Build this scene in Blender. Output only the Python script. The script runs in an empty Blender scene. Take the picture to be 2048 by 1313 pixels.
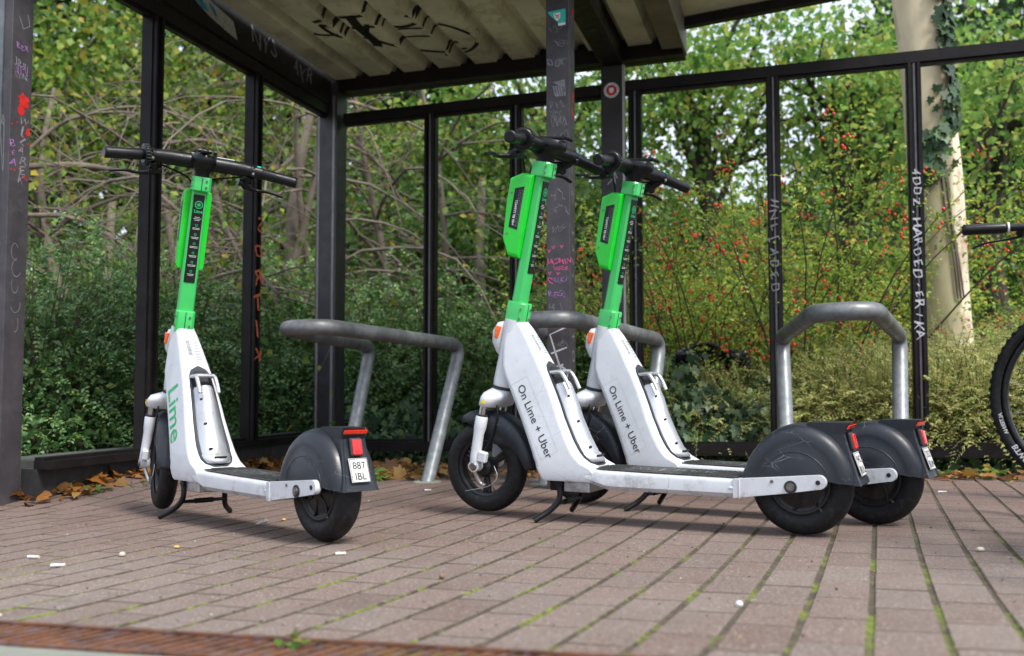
import bpy, bmesh, math, random
import numpy as np
from mathutils import Vector, Matrix
R = math.radians
sc = bpy.context.scene
# ------------------------------------------------------------------ camera, sky, sun, exposure
cam_d = bpy.data.cameras.new('camera'); cam = bpy.data.objects.new('camera', cam_d)
sc.collection.objects.link(cam); sc.camera = cam
cam.location = (0, 0, .40); cam.rotation_euler = (R(90 + 3.346), 0, 0)
cam_d.sensor_width = 36; cam_d.lens = 1950 / 2048 * 36
cam_d.clip_start = .05; cam_d.clip_end = 300
cam_d.dof.use_dof = True; cam_d.dof.focus_distance = 2.95; cam_d.dof.aperture_fstop = 3.3
w = bpy.data.worlds.new('World'); sc.world = w; w.use_nodes = True
wn = w.node_tree; bg = wn.nodes['Background']
sky = wn.nodes.new('ShaderNodeTexSky'); sky.sky_type = 'NISHITA'; sky.sun_disc = False
SUN_EL, SUN_ROT = R(52), R(138)
sky.sun_elevation = SUN_EL; sky.sun_rotation = SUN_ROT
sky.air_density = 1.0; sky.dust_density = 4.0; sky.ozone_density = 1.0
ctc = wn.nodes.new('ShaderNodeTexCoord'); cnz = wn.nodes.new('ShaderNodeTexNoise'); cnz.inputs['Scale'].default_value = 3.2; cnz.inputs['Detail'].default_value = 6
crp = wn.nodes.new('ShaderNodeValToRGB'); crp.color_ramp.elements[0].position = .30; crp.color_ramp.elements[0].color = (.55, .55, .55, 1); crp.color_ramp.elements[1].position = .62
cmx = wn.nodes.new('ShaderNodeMix'); cmx.data_type = 'RGBA'; cmx.inputs[7].default_value = (4.3, 4.7, 5.5, 1)      # bright broken cloud
wn.links.new(ctc.outputs['Generated'], cnz.inputs['Vector']); wn.links.new(cnz.outputs['Fac'], crp.inputs[0]); wn.links.new(crp.outputs[0], cmx.inputs[0])
wn.links.new(sky.outputs[0], cmx.inputs[6]); wn.links.new(cmx.outputs[2], bg.inputs[0]); bg.inputs[1].default_value = .15
sun_d = bpy.data.lights.new('sun', 'SUN'); sun = bpy.data.objects.new('sun', sun_d); sc.collection.objects.link(sun)
sun_d.energy = 2.5; sun_d.angle = R(16); sun_d.color = (1, .96, .9)
sd = Vector((math.sin(SUN_ROT) * math.cos(SUN_EL), math.cos(SUN_ROT) * math.cos(SUN_EL), math.sin(SUN_EL)))
sun.rotation_euler = sd.to_track_quat('Z', 'Y').to_euler()
sc.view_settings.view_transform = 'Standard'; sc.view_settings.look = 'None'
sc.view_settings.exposure = 1.0; sc.view_settings.gamma = 1
sc.cycles.max_bounces = 6; sc.cycles.diffuse_bounces = 3; sc.cycles.transmission_bounces = 4
sc.cycles.transparent_max_bounces = 4
rng = np.random.default_rng(7); random.seed(7)

# ------------------------------------------------------------------ materials
def newmat(name):
    m = bpy.data.materials.new(name); m.use_nodes = True
    return m, m.node_tree, m.node_tree.nodes['Principled BSDF']
def lk(nt, a, b): nt.links.new(a, b)
def noise(nt, scale, detail=4, rough=.6, coord='Object', vec=None, stretch=None):
    n = nt.nodes.new('ShaderNodeTexNoise'); n.inputs['Scale'].default_value = scale
    n.inputs['Detail'].default_value = detail; n.inputs['Roughness'].default_value = rough
    if vec is None:
        t = nt.nodes.new('ShaderNodeTexCoord'); vec = t.outputs[coord]
    if stretch:
        mp = nt.nodes.new('ShaderNodeMapping'); mp.inputs['Scale'].default_value = stretch
        lk(nt, vec, mp.inputs[0]); vec = mp.outputs[0]
    lk(nt, vec, n.inputs['Vector']); return n.outputs['Fac']
def ramp(nt, fac, stops):
    r = nt.nodes.new('ShaderNodeValToRGB'); e = r.color_ramp.elements
    while len(e) < len(stops): e.new(.5)
    for k, (p, c) in enumerate(stops):
        e[k].position = p; e[k].color = (*c, 1) if len(c) == 3 else c
    lk(nt, fac, r.inputs[0]); return r.outputs[0]
def mixc(nt, fac, a, b):
    m = nt.nodes.new('ShaderNodeMix'); m.data_type = 'RGBA'
    for s, v in ((0, fac), (6, a), (7, b)):
        if hasattr(v, 'links') or hasattr(v, 'is_linked'): lk(nt, v, m.inputs[s])
        else: m.inputs[s].default_value = v if s == 0 else (*v, 1)
    return m.outputs[2]
def bump(nt, bs, h, strength=.3, dist=.002):
    b = nt.nodes.new('ShaderNodeBump'); b.inputs['Strength'].default_value = strength
    b.inputs['Distance'].default_value = dist; lk(nt, h, b.inputs['Height']); lk(nt, b.outputs[0], bs.inputs['Normal'])
def mat(name, col, rough=.5, metal=0, var=.15, vs=12, bmp=0, bs_scale=80, dirt=None, dirt_amt=.5, coat=0, stretch=None, rvar=.12):
    m, nt, b = newmat(name)
    c2 = tuple(c * (1 - var) for c in col); c1 = tuple(min(1, c * (1 + var * .6)) for c in col)
    c = ramp(nt, noise(nt, vs, 5, stretch=stretch), [(.3, c2), (.7, c1)])
    if dirt:
        f = ramp(nt, noise(nt, vs * 2.3, 8, .75, stretch=stretch), [(.5, (0, 0, 0)), (.5 + (1 - dirt_amt) * .35 + .02, (1, 1, 1))])
        mm = nt.nodes.new('ShaderNodeMath'); mm.operation = 'MULTIPLY'; mm.inputs[1].default_value = dirt_amt
        lk(nt, f, mm.inputs[0]); c = mixc(nt, mm.outputs[0], c, dirt)
    lk(nt, c, b.inputs['Base Color'])
    rr = ramp(nt, noise(nt, vs * 3, 4), [(.3, (max(0, rough - rvar),) * 3), (.7, (min(1, rough + rvar),) * 3)])
    lk(nt, rr, b.inputs['Roughness']); b.inputs['Metallic'].default_value = metal
    b.inputs['Coat Weight'].default_value = coat
    if bmp: bump(nt, b, noise(nt, bs_scale, 4), bmp)
    return m
def scratch_mat(name, col, rough, scr, metal=0, amt=.5, coat=0, vs=10, dirt=None):
    m, nt, b = newmat(name)
    t0 = nt.nodes.new('ShaderNodeTexCoord'); oi = nt.nodes.new('ShaderNodeObjectInfo'); va = nt.nodes.new('ShaderNodeVectorMath'); va.operation = 'ADD'
    sc7 = nt.nodes.new('ShaderNodeMath'); sc7.operation = 'MULTIPLY'; sc7.inputs[1].default_value = 9; lk(nt, oi.outputs['Random'], sc7.inputs[0])
    lk(nt, t0.outputs['Object'], va.inputs[0]); lk(nt, sc7.outputs[0], va.inputs[1]); VV = va.outputs[0]
    base = ramp(nt, noise(nt, vs, 6, .7, vec=VV), [(.3, tuple(c * .86 for c in col)), (.65, col)])
    v = nt.nodes.new('ShaderNodeTexVoronoi'); v.feature = 'DISTANCE_TO_EDGE'; v.inputs['Scale'].default_value = 14
    t = nt.nodes.new('ShaderNodeTexCoord'); mp = nt.nodes.new('ShaderNodeMapping'); mp.inputs['Scale'].default_value = (1, 1, 2.2)
    mp.inputs['Rotation'].default_value = (.3, .7, .2)
    lk(nt, VV, mp.inputs[0]); lk(nt, mp.outputs[0], v.inputs['Vector'])
    f = ramp(nt, v.outputs['Distance'], [(.0, (1, 1, 1)), (.012, (0, 0, 0))])
    g = ramp(nt, noise(nt, 9, 5, .7, vec=VV), [(.52, (0, 0, 0)), (.68, (1, 1, 1))])
    mu = nt.nodes.new('ShaderNodeMath'); mu.operation = 'MULTIPLY'; lk(nt, f, mu.inputs[0]); lk(nt, g, mu.inputs[1])
    m2 = nt.nodes.new('ShaderNodeMath'); m2.operation = 'MULTIPLY'; lk(nt, mu.outputs[0], m2.inputs[0]); m2.inputs[1].default_value = amt
    c = mixc(nt, m2.outputs[0], base, scr)
    if dirt:
        d = ramp(nt, noise(nt, 34, 9, .8, vec=VV), [(.56, (0, 0, 0)), (.76, (.45, .45, .45))])
        c = mixc(nt, d, c, dirt)
        sx = nt.nodes.new('ShaderNodeSeparateXYZ'); lk(nt, t0.outputs['Object'], sx.inputs[0]); nz = noise(nt, 16, 9, .8, vec=VV)
        m5 = nt.nodes.new('ShaderNodeMath'); m5.operation = 'MULTIPLY_ADD'; lk(nt, sx.outputs[2], m5.inputs[0]); m5.inputs[1].default_value = -1.3; lk(nt, nz, m5.inputs[2])
        sp_ = ramp(nt, m5.outputs[0], [(.36, (0, 0, 0)), (.52, (.65, .65, .65))]); c = mixc(nt, sp_, c, tuple(q * .62 for q in dirt))     # road splash on the lower parts
    lk(nt, c, b.inputs['Base Color']); b.inputs['Metallic'].default_value = metal; b.inputs['Coat Weight'].default_value = coat
    lk(nt, ramp(nt, noise(nt, 30, 6, .7), [(.3, (rough - .1,) * 3), (.7, (rough + .14,) * 3)]), b.inputs['Roughness'])
    bump(nt, b, noise(nt, 160, 3), .08, .001)
    return m
def leafmat(name, cols, rough=.42, trans=.3, spec=.5):
    m, nt, b = newmat(name)
    g = nt.nodes.new('ShaderNodeNewGeometry')
    n = len(cols)
    c = ramp(nt, g.outputs['Random Per Island'], [((k + .0) / max(1, n - 1), cc) for k, cc in enumerate(cols)])
    big = ramp(nt, noise(nt, 2.2, 3), [(.35, (.72, .72, .72)), (.65, (1.15, 1.15, 1.15))])
    mm = nt.nodes.new('ShaderNodeMix'); mm.data_type = 'RGBA'; mm.blend_type = 'MULTIPLY'; mm.inputs[0].default_value = 1
    lk(nt, c, mm.inputs[6]); lk(nt, big, mm.inputs[7]); c = mm.outputs[2]
    lk(nt, c, b.inputs['Base Color']); b.inputs['Roughness'].default_value = rough
    b.inputs['Specular IOR Level'].default_value = spec
    tr = nt.nodes.new('ShaderNodeBsdfTranslucent'); lk(nt, c, tr.inputs[0])
    mx = nt.nodes.new('ShaderNodeMixShader'); mx.inputs[0].default_value = trans
    lk(nt, b.outputs[0], mx.inputs[1]); lk(nt, tr.outputs[0], mx.inputs[2])
    lk(nt, mx.outputs[0], nt.nodes['Material Output'].inputs[0])
    return m
M = {}
def dull(k, v): M[k].node_tree.nodes['Principled BSDF'].inputs['Specular IOR Level'].default_value = v
M['white'] = scratch_mat('white_paint', (.60, .625, .655), .33, (.20, .20, .21), coat=.35, amt=.85, dirt=(.33, .32, .30))
M['green'] = mat('green_plastic', (.040, .46, .105), .42, var=.06, coat=.2)
M['green2'] = mat('bright_green_plastic', (.006, .55, .022), .34, var=.05, coat=.2)
M['blackp'] = mat('black_plastic', (.006, .0065, .008), .36, var=.3, bmp=.1, bs_scale=300)
M['fender'] = scratch_mat('fender_plastic', (.013, .016, .022), .38, (.30, .32, .35), amt=1.0, dirt=(.07, .075, .085), vs=6)
M['tyre'] = mat('tyre_rubber', (.010, .010, .011), .52, var=.3, vs=30, bmp=.2, bs_scale=150, dirt=(.07, .065, .06), dirt_amt=.4)
M['rim'] = mat('rim_black', (.012, .013, .014), .35, var=.3, dirt=(.09, .08, .07), dirt_amt=.35)
M['silver'] = scratch_mat('battery_metal', (.52, .53, .55), .36, (.12, .12, .12), metal=.75, amt=.9, dirt=(.22, .20, .18))
M['chrome'] = mat('chrome', (.6, .6, .62), .18, 1, var=.1)
M['steelbolt'] = mat('bolt_steel', (.22, .2, .18), .4, .8, var=.5, vs=90)
M['gasket'] = mat('gasket_rubber', (.03, .034, .04), .55)
M['dark'] = mat('dark_cavity', (.008, .008, .009), .7)
M['orange'] = mat('orange_reflector', (.85, .12, .004), .22, var=.2, vs=120, coat=.5)
M['red'] = mat('red_reflector', (.62, .008, .006), .2, var=.45, vs=160, coat=.6)
M['redstrip'] = mat('red_strip', (.85, .035, .006), .22, var=.15, coat=.6)
M['label'] = mat('label_black', (.012, .012, .013), .35)
M['print'] = mat('print_black', (.015, .015, .016), .5)
M['printw'] = mat('print_white', (.7, .7, .7), .5)
M['printgr'] = mat('print_grey', (.13, .14, .15), .5)
M['seam'] = mat('sticker_seam', (.36, .38, .41), .5)
M['printg'] = mat('print_green', (.02, .42, .14), .5)
M['teal'] = mat('sticker_teal', (.02, .42, .38), .5)
M['yellow'] = mat('sticker_yellow', (.8, .6, .02), .5)
M['plate'] = mat('plate_white', (.62, .62, .60), .45, var=.12, dirt=(.3, .27, .22), dirt_amt=.35)
M['mat'] = mat('deck_rubber', (.035, .036, .036), .62, var=.3, vs=20, bmp=.5, bs_scale=220, dirt=(.12, .12, .11), dirt_amt=.5)
M['galv'] = mat('galvanised_steel', (.13, .145, .155), .42, .45, var=.45, vs=9, bmp=.06, bs_scale=60, dirt=(.10, .10, .085), dirt_amt=.55)
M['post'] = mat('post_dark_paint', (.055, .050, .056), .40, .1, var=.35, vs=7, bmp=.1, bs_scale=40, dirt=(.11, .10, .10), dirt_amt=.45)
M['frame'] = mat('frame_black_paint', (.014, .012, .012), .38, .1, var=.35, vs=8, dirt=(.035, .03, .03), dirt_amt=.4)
M['edge'] = mat('frame_wear_and_highlight', (.20, .19, .19), .45, .3, var=.3, vs=9)
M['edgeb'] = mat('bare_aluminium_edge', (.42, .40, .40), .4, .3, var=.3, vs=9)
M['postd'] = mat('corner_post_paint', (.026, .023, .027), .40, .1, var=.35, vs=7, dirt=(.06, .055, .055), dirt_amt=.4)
M['roof'] = mat('roof_sheet', (.66, .67, .53), .6, .0, var=.25, vs=2.2, bmp=.1, bs_scale=20, dirt=(.22, .17, .11), dirt_amt=.6)
M['fascia'] = mat('fascia', (.17, .15, .13), .5, .2, var=.3, vs=5)
M['stone'] = mat('kerb_stone', (.055, .058, .050), .9, var=.35, vs=9, bmp=.6, bs_scale=90, dirt=(.05, .06, .03), dirt_amt=.5)
M['plinth'] = mat('plinth_paint', (.022, .022, .023), .6, var=.4, vs=8, dirt=(.07, .07, .06), dirt_amt=.5)
M['concrete'] = mat('concrete_strip', (.19, .20, .165), .9, var=.2, vs=9, bmp=.5, bs_scale=120)
M['rust'] = mat('rusty_grate', (.135, .052, .022), .8, .2, var=.7, vs=18, bmp=.6, bs_scale=90, dirt=(.12, .095, .11), dirt_amt=.75)
M['soil'] = mat('soil', (.045, .034, .024), .95, var=.5, vs=14, bmp=1, bs_scale=60, dirt=(.10, .07, .04), dirt_amt=.5)
M['bark'] = mat('branch_bark', (.155, .125, .095), .85, var=.4, vs=9, bmp=.5, bs_scale=60, stretch=(1, 1, .3))
M['barkd'] = mat('dark_bark', (.045, .036, .026), .9, var=.4, vs=9, bmp=.5, bs_scale=60)
M['cane'] = mat('cane_bark', (.085, .06, .035), .8, var=.4, vs=9)
M['berry'] = mat('rosehip_red', (.72, .022, .008), .3, var=.3, vs=30, coat=.3)
M['w1'] = mat('marker_white', (.46, .46, .50), .6, var=.35, vs=40)
M['w2'] = mat('marker_grey', (.18, .18, .20), .6, var=.4, vs=40)
M['pk'] = mat('marker_pink', (.52, .07, .22), .6, var=.25, vs=40)
M['vi'] = mat('marker_violet', (.26, .12, .32), .6, var=.3, vs=40)
M['rd'] = mat('spray_red', (.5, .012, .01), .6, var=.3, vs=40)
M['or'] = mat('spray_orange', (.50, .11, .045), .6, var=.35, vs=40)
M['bk'] = mat('spray_black', (.012, .013, .008), .7, var=.3)
M['bl'] = mat('sticker_blue', (.03, .20, .30), .6, var=.3, vs=60)
M['paper'] = mat('paper_remnant', (.30, .30, .27), .7, var=.35, vs=60)

for _k, _v in (('blackp', .3), ('frame', .16), ('post', .3), ('fender', .4), ('gasket', .3), ('tyre', .25), ('rim', .35), ('label', .25), ('mat', .25)): dull(_k, _v)
# ------------------------------------------------------------------ helpers
def prop(o, label=None, cat=None, group=None, kind=None):
    for k, v in (('label', label), ('category', cat), ('group', group), ('kind', kind)):
        if v: o[k] = v
    return o
def empty(name, loc=(0, 0, 0), rz=0, **k):
    o = bpy.data.objects.new(name, None); sc.collection.objects.link(o); o.location = loc; o.rotation_euler = (0, 0, rz)
    o.empty_display_size = .1; return prop(o, **k)
class MB:
    def __init__(s): s.v = []; s.f = []; s.sm = []
    def add(s, vs, fs, smooth=True):
        n = len(s.v); s.v += [tuple(map(float, p)) for p in vs]
        s.f += [tuple(i + n for i in q) for q in fs]; s.sm += [smooth] * len(fs); return s
    def box(s, c, d, rot=None, smooth=False):
        hx, hy, hz = d[0] / 2, d[1] / 2, d[2] / 2
        vs = [Vector((x, y, z)) for x in (-hx, hx) for y in (-hy, hy) for z in (-hz, hz)]
        if rot is not None: vs = [rot @ v for v in vs]
        vs = [v + Vector(c) for v in vs]
        return s.add(vs, [(0, 1, 3, 2), (4, 6, 7, 5), (0, 4, 5, 1), (2, 3, 7, 6), (0, 2, 6, 4), (1, 5, 7, 3)], smooth)
    def loft(s, rings, cap=True, smooth=True, closed=True):
        n = len(rings[0]); vs = [p for r in rings for p in r]; fs = []
        for i in range(len(rings) - 1):
            for j in range(n if closed else n - 1):
                k = (j + 1) % n; fs.append((i * n + j, i * n + k, (i + 1) * n + k, (i + 1) * n + j))
        s.add(vs, fs, smooth)
        if cap and closed:
            s.add(rings[0], [tuple(range(n))[::-1]], False); s.add(rings[-1], [tuple(range(n))], False)
        return s
    def tube(s, pts, rad, n=10, cap=True, flat=None):
        pts = [Vector(p) for p in pts]; m = len(pts)
        if not hasattr(rad, '__len__'): rad = [rad] * m
        t0 = (pts[1] - pts[0]).normalized(); up = Vector((0, 0, 1)) if abs(t0.z) < .9 else Vector((1, 0, 0))
        a = t0.cross(up).normalized(); rings = []
        for i, p in enumerate(pts):
            t = (pts[min(i + 1, m - 1)] - pts[max(i - 1, 0)]).normalized()
            a = (a - t * a.dot(t)).normalized(); b = t.cross(a)
            fl = flat or 1
            rings.append([p + (a * math.cos(q) + b * math.sin(q) * fl) * rad[i] for q in [2 * math.pi * k / n for k in range(n)]])
        return s.loft(rings, cap)
    def prism(s, poly, y0, y1, smooth=False):   # poly in (x,z), extruded along y
        n = len(poly); a = [(x, y0, z) for x, z in poly]; b = [(x, y1, z) for x, z in poly]
        s.add(a + b, [(i, (i + 1) % n, n + (i + 1) % n, n + i) for i in range(n)], smooth)
        s.add(a, [tuple(range(n))[::-1]], False); s.add(b, [tuple(range(n))], False); return s
    def lathe(s, prof, c=(0, 0, 0), axis='Y', n=40):   # prof: (r, h)
        rings = []
        for r, h in prof:
            ring = []
            for k in range(n):
                q = 2 * math.pi * k / n; x, y = r * math.cos(q), r * math.sin(q)
                p = {'Y': (x, h, y), 'Z': (x, y, h), 'X': (h, x, y)}[axis]
                ring.append((p[0] + c[0], p[1] + c[1], p[2] + c[2]))
            rings.append(ring)
        return s.loft(rings, cap=False)
    def ball(s, c, r, n=10, sq=(1, 1, 1)):
        rings = []
        for i in range(n + 1):
            a = math.pi * i / n; rr = max(1e-4, math.sin(a)) * r
            rings.append([(c[0] + rr * math.cos(q) * sq[0], c[1] + rr * math.sin(q) * sq[1], c[2] + r * math.cos(a) * sq[2]) for q in [2 * math.pi * k / n for k in range(n)]])
        return s.loft(rings, cap=False)
    def ribbon(s, pts, wd, mp):   # pts 2D, mapped with mp(a,b)->3D
        P = [Vector((p[0], p[1])) for p in pts]; L = []; Rr = []
        for i, p in enumerate(P):
            t = P[min(i + 1, len(P) - 1)] - P[max(0, i - 1)]
            t = t.normalized() if t.length > 1e-9 else Vector((1, 0)); nn = Vector((-t.y, t.x)) * wd * .5
            L.append(mp(*(p + nn))); Rr.append(mp(*(p - nn)))
        n = len(P); return s.add(L + Rr, [(i, i + 1, n + i + 1, n + i) for i in range(n - 1)], False)
    def mesh(s, name):
        me = bpy.data.meshes.new(name); me.from_pydata(s.v, [], s.f); me.update()
        me.polygons.foreach_set('use_smooth', s.sm); return me
    def build(s, name, m, parent=None, bevel=0, seg=2, weld=False, sub=0, **k):
        me = s.mesh(name)
        if weld or bevel or sub:
            bm = bmesh.new(); bm.from_mesh(me); bmesh.ops.remove_doubles(bm, verts=bm.verts, dist=1e-5)
            bmesh.ops.recalc_face_normals(bm, faces=bm.faces); bm.to_mesh(me); bm.free()
        me.materials.append(m if not isinstance(m, str) else M[m])
        o = bpy.data.objects.new(name, me); sc.collection.objects.link(o)
        if bevel:
            md = o.modifiers.new('bevel', 'BEVEL'); md.width = bevel; md.segments = seg; md.limit_method = 'ANGLE'; md.angle_limit = R(38); md.harden_normals = False
            me.polygons.foreach_set('use_smooth', [True] * len(me.polygons))
            wnm = o.modifiers.new('wn', 'WEIGHTED_NORMAL'); wnm.keep_sharp = False
        if sub:
            md = o.modifiers.new('sub', 'SUBSURF'); md.levels = md.render_levels = sub
        if parent is not None: o.parent = parent
        return prop(o, **k)
def bezier(pts, n=8):   # catmull-rom through points
    P = [np.array(p, float) for p in pts]; P = [2 * P[0] - P[1]] + P + [2 * P[-1] - P[-2]]; out = []
    for i in range(1, len(P) - 2):
        for k in range(n):
            t = k / n; out.append(.5 * ((2 * P[i]) + (-P[i - 1] + P[i + 1]) * t + (2 * P[i - 1] - 5 * P[i] + 4 * P[i + 1] - P[i + 2]) * t * t + (-P[i - 1] + 3 * P[i] - 3 * P[i + 1] + P[i + 2]) * t ** 3))
    out.append(P[-2]); return [tuple(p) for p in out]
def fillet(pts, r, n=6):
    P = [Vector(p) for p in pts]; out = [P[0]]
    for i in range(1, len(P) - 1):
        a = (P[i - 1] - P[i]).normalized(); b = (P[i + 1] - P[i]).normalized()
        rr = min(r, (P[i - 1] - P[i]).length * .48, (P[i + 1] - P[i]).length * .48)
        s, e = P[i] + a * rr, P[i] + b * rr
        for k in range(n + 1):
            t = k / n; out.append(s * (1 - t) ** 2 + P[i] * 2 * t * (1 - t) + e * t * t)
    out.append(P[-1]); return out
_tc = {}
def text2d(st, size=1, bold=0, spacing=1, align='LEFT'):
    key = (st, bold, spacing, align)
    if key not in _tc:
        cu = bpy.data.curves.new('t', 'FONT'); cu.body = st; cu.size = 1; cu.offset = bold; cu.space_character = spacing; cu.align_x = align
        cu.resolution_u = 3
        o = bpy.data.objects.new('t', cu); sc.collection.objects.link(o)
        dg = bpy.context.evaluated_depsgraph_get(); me = bpy.data.meshes.new_from_object(o.evaluated_get(dg))
        _tc[key] = ([(v.co.x, v.co.y) for v in me.vertices], [tuple(p.vertices) for p in me.polygons])
        bpy.data.objects.remove(o); bpy.data.curves.remove(cu); bpy.data.meshes.remove(me)
    v, f = _tc[key]; return [(x * size, y * size) for x, y in v], f
def addtext(mb, st, size, mp, wob=0, **k):
    v, f = text2d(st, size, **k)
    if wob: v = [(x + wob * size * math.sin(y / size * 7 + x / size * 3), y + wob * size * 1.3 * math.sin(x / size * 4.3 + 1)) for x, y in v]
    return mb.add([mp(x, y) for x, y in v], f, False)
def copyto(o, parent=None):
    c = o.copy(); sc.collection.objects.link(c)
    if parent is not None: c.parent = parent
    for ch in o.children: copyto(ch, c)
    return c

# ------------------------------------------------------------------ ground
def sm(a, b, x):
    t = np.clip((x - a) / (b - a), 0, 1); return t * t * (3 - 2 * t)
def G(X, Y):
    Xc = np.clip(X, -4, 4); t = np.clip(Y, 0, 7) - 2.5; tn = np.minimum(np.clip(Y, .8, 9) - 2.5, 0)
    g = .0101 * Xc - .0124 * t + .0223 * tn ** 2 - .0044 * Xc * tn - .00156 * Xc * Xc
    g = g + .078 * sm(-.9, -1.6, Xc) * sm(3.3, 4.1, Y) + .0022 * np.sin(X * 3.1 + 1) * np.sin(Y * 2.3)
    return g
TH = R(20.55); cT, sT = math.cos(TH), math.sin(TH); U0 = -.0172
def uv2xy(u, v): return u * cT + v * sT, -u * sT + v * cT
def front_ok(x, y):    # pavement area: beyond the drain, up to the planting strip
    p = y - (1.60 - (x + .82) * .335)        # distance beyond the drain's far edge
    return p
def back_edge(x): return np.interp(x, [-6, -1.9, -1.3, -.5, .6, 1.8, 2.4, 6], [3.9, 3.95, 4.25, 4.42, 4.42, 4.31, 4.12, 3.2])
def pavement():
    L = .2; vs = []; fs = []; mi = []
    v0 = (.654 * sT + 1.807 * cT)
    gap_u, gap_v = .0036, .0016
    for i in range(-45, 48):
        off = v0 + (L / 2 if i % 2 else 0) + random.uniform(-.012, .012)
        for j in range(-26, 34):
            jit = random.uniform(-.0008, .0008)
            u0, u1 = U0 + i * .1 + gap_u + jit, U0 + (i + 1) * .1 - gap_u + jit
            a0, a1 = off + j * L + gap_v, off + (j + 1) * L - gap_v
            cx, cy = uv2xy((u0 + u1) / 2, (a0 + a1) / 2)
            if cy < .3 or cy > 5.2 or abs(cx) > 4.2: continue
            if abs(cx) > .75 * cy + .9: continue
            if cy > back_edge(cx) or (front_ok(cx, cy) < -.09): continue
            dz = random.gauss(0, .00035); tx = random.gauss(0, .004); ty = random.gauss(0, .002); n = len(vs)
            b = random.uniform(.0024, .0036)
            for (uu, aa, zz) in [(u0, a0, -.012), (u1, a0, -.012), (u1, a1, -.012), (u0, a1, -.012), (u0, a0, -.0022), (u1, a0, -.0022), (u1, a1, -.0022), (u0, a1, -.0022),
                                 (u0 + b, a0 + b * .95, 0), (u1 - b, a0 + b * .95, 0), (u1 - b, a1 - b * .95, 0), (u0 + b, a1 - b * .95, 0)]:
                x, y = uv2xy(uu, aa); fo = min(0, front_ok(x, y) / 1.054 - .003); x, y = x - .318 * fo, y - .948 * fo; vs.append((x, y, float(G(x, y)) + dz + tx * (uu - (u0 + u1) / 2) + ty * (aa - (a0 + a1) / 2) + zz))
            fs += [(n + 8, n + 9, n + 10, n + 11)]; mi.append(0)
            for k in range(4):
                k2 = (k + 1) % 4
                fs += [(n + k, n + k2, n + 4 + k2, n + 4 + k), (n + 4 + k, n + 4 + k2, n + 8 + k2, n + 8 + k)]; mi += [1, 1] if k % 2 else [2, 2]
    mb = MB(); mb.add(vs, fs, False)
    m, nt, b = newmat('red_brown_paver')
    g = nt.nodes.new('ShaderNodeNewGeometry'); tc = nt.nodes.new('ShaderNodeTexCoord')
    base = ramp(nt, g.outputs['Random Per Island'], [(0, (.118, .078, .062)), (.25, (.138, .095, .077)), (.5, (.152, .108, .089)), (.75, (.136, .102, .087)), (.9, (.165, .124, .104)), (1, (.108, .073, .059))])
    grain = ramp(nt, noise(nt, 150, 4, .8), [(.34, (.48, .46, .46)), (.50, (.95, .95, .95)), (.64, (1.75, 1.75, 1.70))])
    mm = nt.nodes.new('ShaderNodeMix'); mm.data_type = 'RGBA'; mm.blend_type = 'MULTIPLY'; mm.inputs[0].default_value = 1
    lk(nt, base, mm.inputs[6]); lk(nt, grain, mm.inputs[7])
    st = ramp(nt, noise(nt, 1.7, 6, .65), [(.40, (0, 0, 0)), (.66, (.55, .55, .55))])
    c = mixc(nt, st, mm.outputs[2], (.195, .160, .137))
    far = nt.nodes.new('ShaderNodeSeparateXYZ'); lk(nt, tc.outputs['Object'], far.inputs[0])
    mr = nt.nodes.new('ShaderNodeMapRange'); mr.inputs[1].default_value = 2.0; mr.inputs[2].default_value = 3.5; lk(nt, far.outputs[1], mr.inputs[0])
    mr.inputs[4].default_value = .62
    c = mixc(nt, mr.outputs[0], c, (.130, .072, .058))      # pavers turn redder and darker further back
    spk = ramp(nt, noise(nt, 190, 2, .5), [(.64, (0, 0, 0)), (.70, (.9, .9, .9))])
    c = mixc(nt, spk, c, (.42, .41, .38))
    gv = nt.nodes.new('ShaderNodeTexVoronoi'); gv.inputs['Scale'].default_value = 4.2; gv.inputs['Randomness'].default_value = 1; lk(nt, tc.outputs['Object'], gv.inputs['Vector'])
    gm = ramp(nt, gv.outputs['Distance'], [(.045, (.75, .75, .75)), (.060, (0, 0, 0))]); c = mixc(nt, gm, c, (.085, .072, .064))
    s2 = ramp(nt, noise(nt, .9, 7, .75), [(.52, (0, 0, 0)), (.68, (.45, .45, .45))]); c = mixc(nt, s2, c, (.105, .080, .066))
    lk(nt, c, b.inputs['Base Color']); b.inputs['Roughness'].default_value = .82
    bump(nt, b, noise(nt, 260, 4, .7), .5, .0015)
    pv = mb.build('pavement', m, kind='structure'); pv.data.materials.append(JM[0]); pv.data.materials.append(mat('joint_dirt', (.085, .066, .050), .9, var=.4, vs=25, dirt=(.09, .12, .02), dirt_amt=.35)); pv.data.polygons.foreach_set('material_index', mi)
JM = []
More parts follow.
